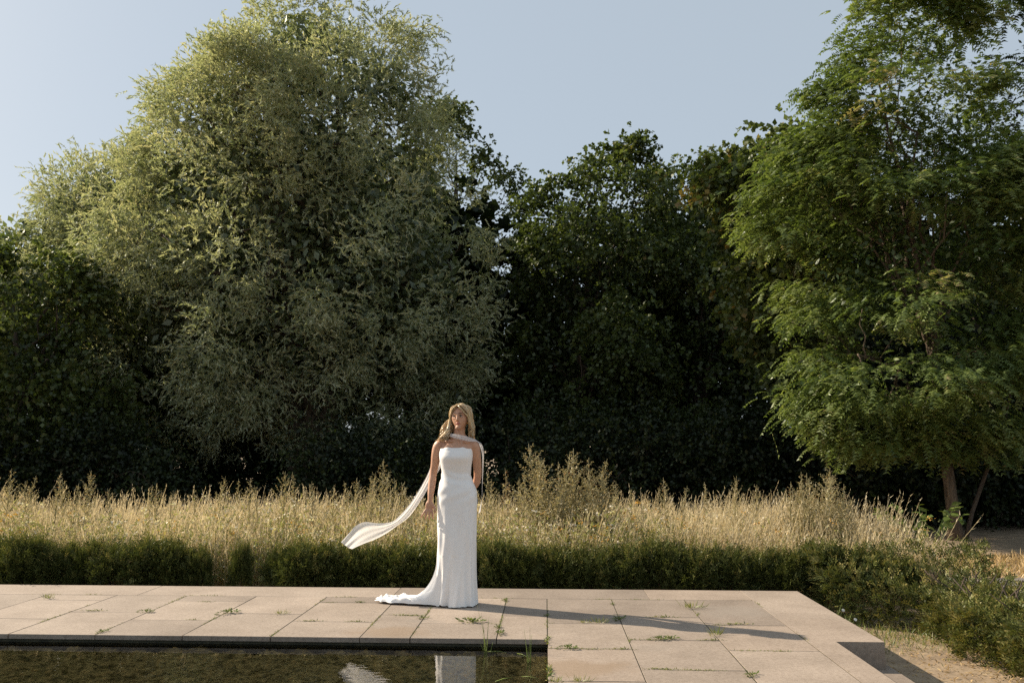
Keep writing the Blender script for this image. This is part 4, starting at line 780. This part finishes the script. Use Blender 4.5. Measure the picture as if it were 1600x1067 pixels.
# moss, grit and dry bits caught in the joints
rng = np.random.default_rng(17); bx_ = []
for xj in XS+[.59, 1.243, 1.863]:
    yy_ = rng.uniform(4.6 if xj > .1 else Y_POOL, Y_IN, 420 if xj > -4.5 else 120); bx_.append(np.stack([xj+rng.normal(0, .006, len(yy_)), yy_], -1))
for yj, x0_, x1_ in ((Y_IN, -5, 1.86), (7.03, -.36, 0), (7.03, -1.36, -.99), (7.033, .59, 1.243), (6.24, .59, 1.243), (5.44, .59, 1.243), (6.76, 0, .59), (5.96, 0, .59), (6.756, 1.243, 1.863), (5.95, 1.243, 1.863), (6.72, -.99, -.36)):
    xx_ = rng.uniform(x0_, x1_, int(330*(x1_-x0_))); bx_.append(np.stack([xx_, yj+rng.normal(0, .006, len(xx_))], -1))
b2 = np.concatenate(bx_); b2 = b2[wob(b2[:, 0]*1.0, b2[:, 1]*1.0, 7.0, 61)+rng.normal(0, .15, len(b2)) > .3]; n = len(b2); b = np.stack([b2[:, 0], b2[:, 1], np.full(n, .0)], -1); d = rdir(rng, n); d[:, 2] = np.abs(d[:, 2])*.8+.1
V, lp, S, tn = leaves(b, d, rdir(rng, n), rng.uniform(.006, .022, n), rng.uniform(.003, .007, n), rng.uniform(.3, 1, n), 'tri'); V[:, 2] = np.maximum(V[:, 2], .0008)
tag(link('joint_moss', np_mesh('joint_moss', V, lp, S, tn), M['weed']), 'tiny moss and dry bits caught in the terrace joints', 'moss', kind='stuff')
# reeds standing in the pool
def reeds(name, label, u, v, tips, seed):
    g = G(u, v, -.06); r = empty(name, (g[0], g[1], -.20)); tag(r, label, 'reed', 'green reeds in the pool'); rng = np.random.default_rng(seed)
    for (tu, tv) in tips:
        tp = P(tu, tv, g[1]+rng.uniform(-.03, .03))-np.array([g[0], g[1], -.20]); b = np.array([rng.uniform(-.02, .02), rng.uniform(-.02, .02), 0])
        c1 = b+(tp-b)*.5+np.array([-(tp[0])*.18, 0, 0]); q = catmull([b, c1, tp], 12); mb = MB(); mb.tube(q, [.0045*(1-.8*(k/11)**2) for k in range(12)], 5, float(rng.uniform(.2, .8)), flat=.35)
        link('blade', mb.mesh('blade'), M['reed'], r)
    return r
reeds('water_reed', 'clump of tall green reeds in the pool just right of the gown reflection', 760, 1016, [(745,943),(752,955),(756,978),(753,985),(764,962),(763,992),(749,1000),(770,1003)], 1)
reeds('water_reed', 'smaller clump of green reeds near the pool corner', 827, 1034, [(819,982),(828,977),(821,1000),(831,990),(825,1010)], 2)
fl_ = [((762,1017),(792,1019),'reed blade floating flat beside the tall reeds'), ((808,1020),(824,1026),'short reed blade floating left of the smaller reed clump'), ((774,1064),(800,1058),'reed blade floating near the bottom edge of the pool'), ((815,1056),(842,1060),'reed blade floating below the smaller reed clump')]
for (a, b, lab) in fl_:
    A = G(*a, -.0575); B = G(*b, -.0575); mb = MB(); c0 = (A+B)/2; mb.tube([A-c0, (0, .01, .003), B-c0], [.003, .005, .002], 5, .6, flat=.4)
    tag(link('reed_blade', mb.mesh('reed_blade'), M['reed'], None, tuple(c0)), lab, 'reed', 'floating reed blades')
# ------------------------------------------------------------------ right corner: litter, dry grass, flowers, leafy plant
rng = np.random.default_rng(31)
n = 5200; x = rng.uniform(2.5, 3.75, n); y = rng.uniform(3.2, 8.4, n); k = rng.random(n) < np.clip((x-2.5)/.9, .12, 1); x, y = x[k], y[k]; n = len(x)
b = np.stack([x, y, np.full(n, GZ+.004)], -1); d = rdir(rng, n); d[:, 2] = np.abs(d[:, 2])*.35
pa = [leaves(b, d, rdir(rng, n)*.5+np.array([0, 0, 1.]), rng.uniform(.015, .06, n), rng.uniform(.004, .014, n), np.clip(rng.normal(.5, .25, n), 0, 1), 'lance')]
V, lp, S, tn = merge(pa); V[:, 2] = np.maximum(V[:, 2], GZ+.002)
tag(link('ground_litter', np_mesh('ground_litter', V, lp, S, tn), M['litter']), 'dry leaves and twigs scattered on the ground along the right hedge', 'litter', kind='stuff')
n = 1100; x = rng.uniform(2.5, 3.4, n); y = rng.normal(7.75, .3, n); b = np.stack([x, y, np.full(n, GZ)], -1); d = np.stack([rng.normal(0, .5, n), rng.normal(0, .5, n), np.ones(n)], -1)
V, lp, S, tn = leaves(b, d, rdir(rng, n), rng.uniform(.03, .12, n), .005, rng.uniform(0, 1, n), 'lance')
tag(link('short_grass', np_mesh('short_grass', V, lp, S, tn), M['weed']), 'sparse short grass at the foot of the hedge by the terrace corner', 'grass', kind='stuff')
n = 12000; x = rng.uniform(4.6, 12, n); y = rng.uniform(11.1, 13.3, n); b = np.stack([x, y, np.full(n, GZ)], -1); d = np.stack([rng.normal(0, .7, n), rng.normal(0, .7, n), np.ones(n)], -1)
V, lp, S, tn = leaves(b, d, rdir(rng, n), rng.uniform(.04, .16, n), .012, np.clip(rng.normal(.6, .25, n), 0, 1), 'lance')
tag(link('dry_grass', np_mesh('dry_grass', V, lp, S, tn), M['litter']), 'sunlit strip of dry grass beyond the path on the right', 'grass', kind='stuff')
for i, (u, v, h, lab) in enumerate([(1308, 978, .22, 'thin weed with a white flower at the foot of the hedge corner'), (1325, 985, .14, 'short weed with white flowers right of the thin flowering one'), (1290, 972, .18, 'thin flowerless-looking weed stalk left of the white flowers')]):
    g = G(u, v, GZ); r = empty('flowering_weed', tuple(g)); tag(r, lab, 'wild plant', 'flowering weeds at the hedge corner'); mb = MB(); tips = []
    for k in range(5):
        tp = np.array([rs.uniform(-.06, .06), rs.uniform(-.04, .04), h*rs.uniform(.6, 1.1)]); mb.tube([(0, 0, 0), tp*np.array([.3, .3, .5]), tp], [.003, .0025, .0015], 4, .6); tips.append(tp)
    link('stem', mb.mesh('stem'), M['weed'], r); nn = 30; bb = np.array([tips[k % 5]*rs.uniform(.2, .9) for k in range(nn)])
    V, lp, S, tn = leaves(bb, rdir(rng, nn), rdir(rng, nn), .03, .006, rng.uniform(0, .7, nn), 'lance'); link('leaves', np_mesh('leaves', V, lp, S, tn), M['weed'], r)['kind'] = 'stuff'
    if i < 2:
        nn = 12; az = np.linspace(0, 6.28, nn); V, lp, S, tn = leaves(np.tile(tips[0], (nn, 1)), np.stack([np.cos(az), np.sin(az)*.5, np.sin(az)*.6], -1), np.tile(np.array([0, -1., .5]), (nn, 1)), .017, .009, 1.0, 'oval'); link('flower', np_mesh('flower', V, lp, S, tn), M['pearl'], r)
g = P(1432, 700, 13.6); r = empty('leafy_plant', (g[0], 13.6, GZ)); tag(r, 'big-leaved green plant at the end of the meadow, left of the locust trunk', 'plant'); mb = MB(); bb = []; dd = []
for k in range(16):
    tp = np.array([rs.uniform(-.75, .75), rs.uniform(-.3, .3), rs.uniform(.35, .95)]); mb.tube([(tp[0]*.2, tp[1]*.2, 0), tp*np.array([.6, .6, .6]), tp], [.008, .006, .003], 5, .2)
    for w in range(6): bb.append(tp*rs.uniform(.6, 1.0)); dd.append([rs.uniform(-1, 1), rs.uniform(-1, .3), rs.uniform(-.6, .4)])
link('stem', mb.mesh('stem'), M['weed'], r); nn = len(bb)
V, lp, S, tn = leaves(np.array(bb), np.array(dd), rdir(rng, nn)*.5+np.array([0, -.3, 1.]), rng.uniform(.08, .17, nn), rng.uniform(.06, .13, nn), rng.uniform(0, .55, nn), 'oval'); link('leaves', np_mesh('leaves', V, lp, S, tn), M['weed'], r)['kind'] = 'stuff'
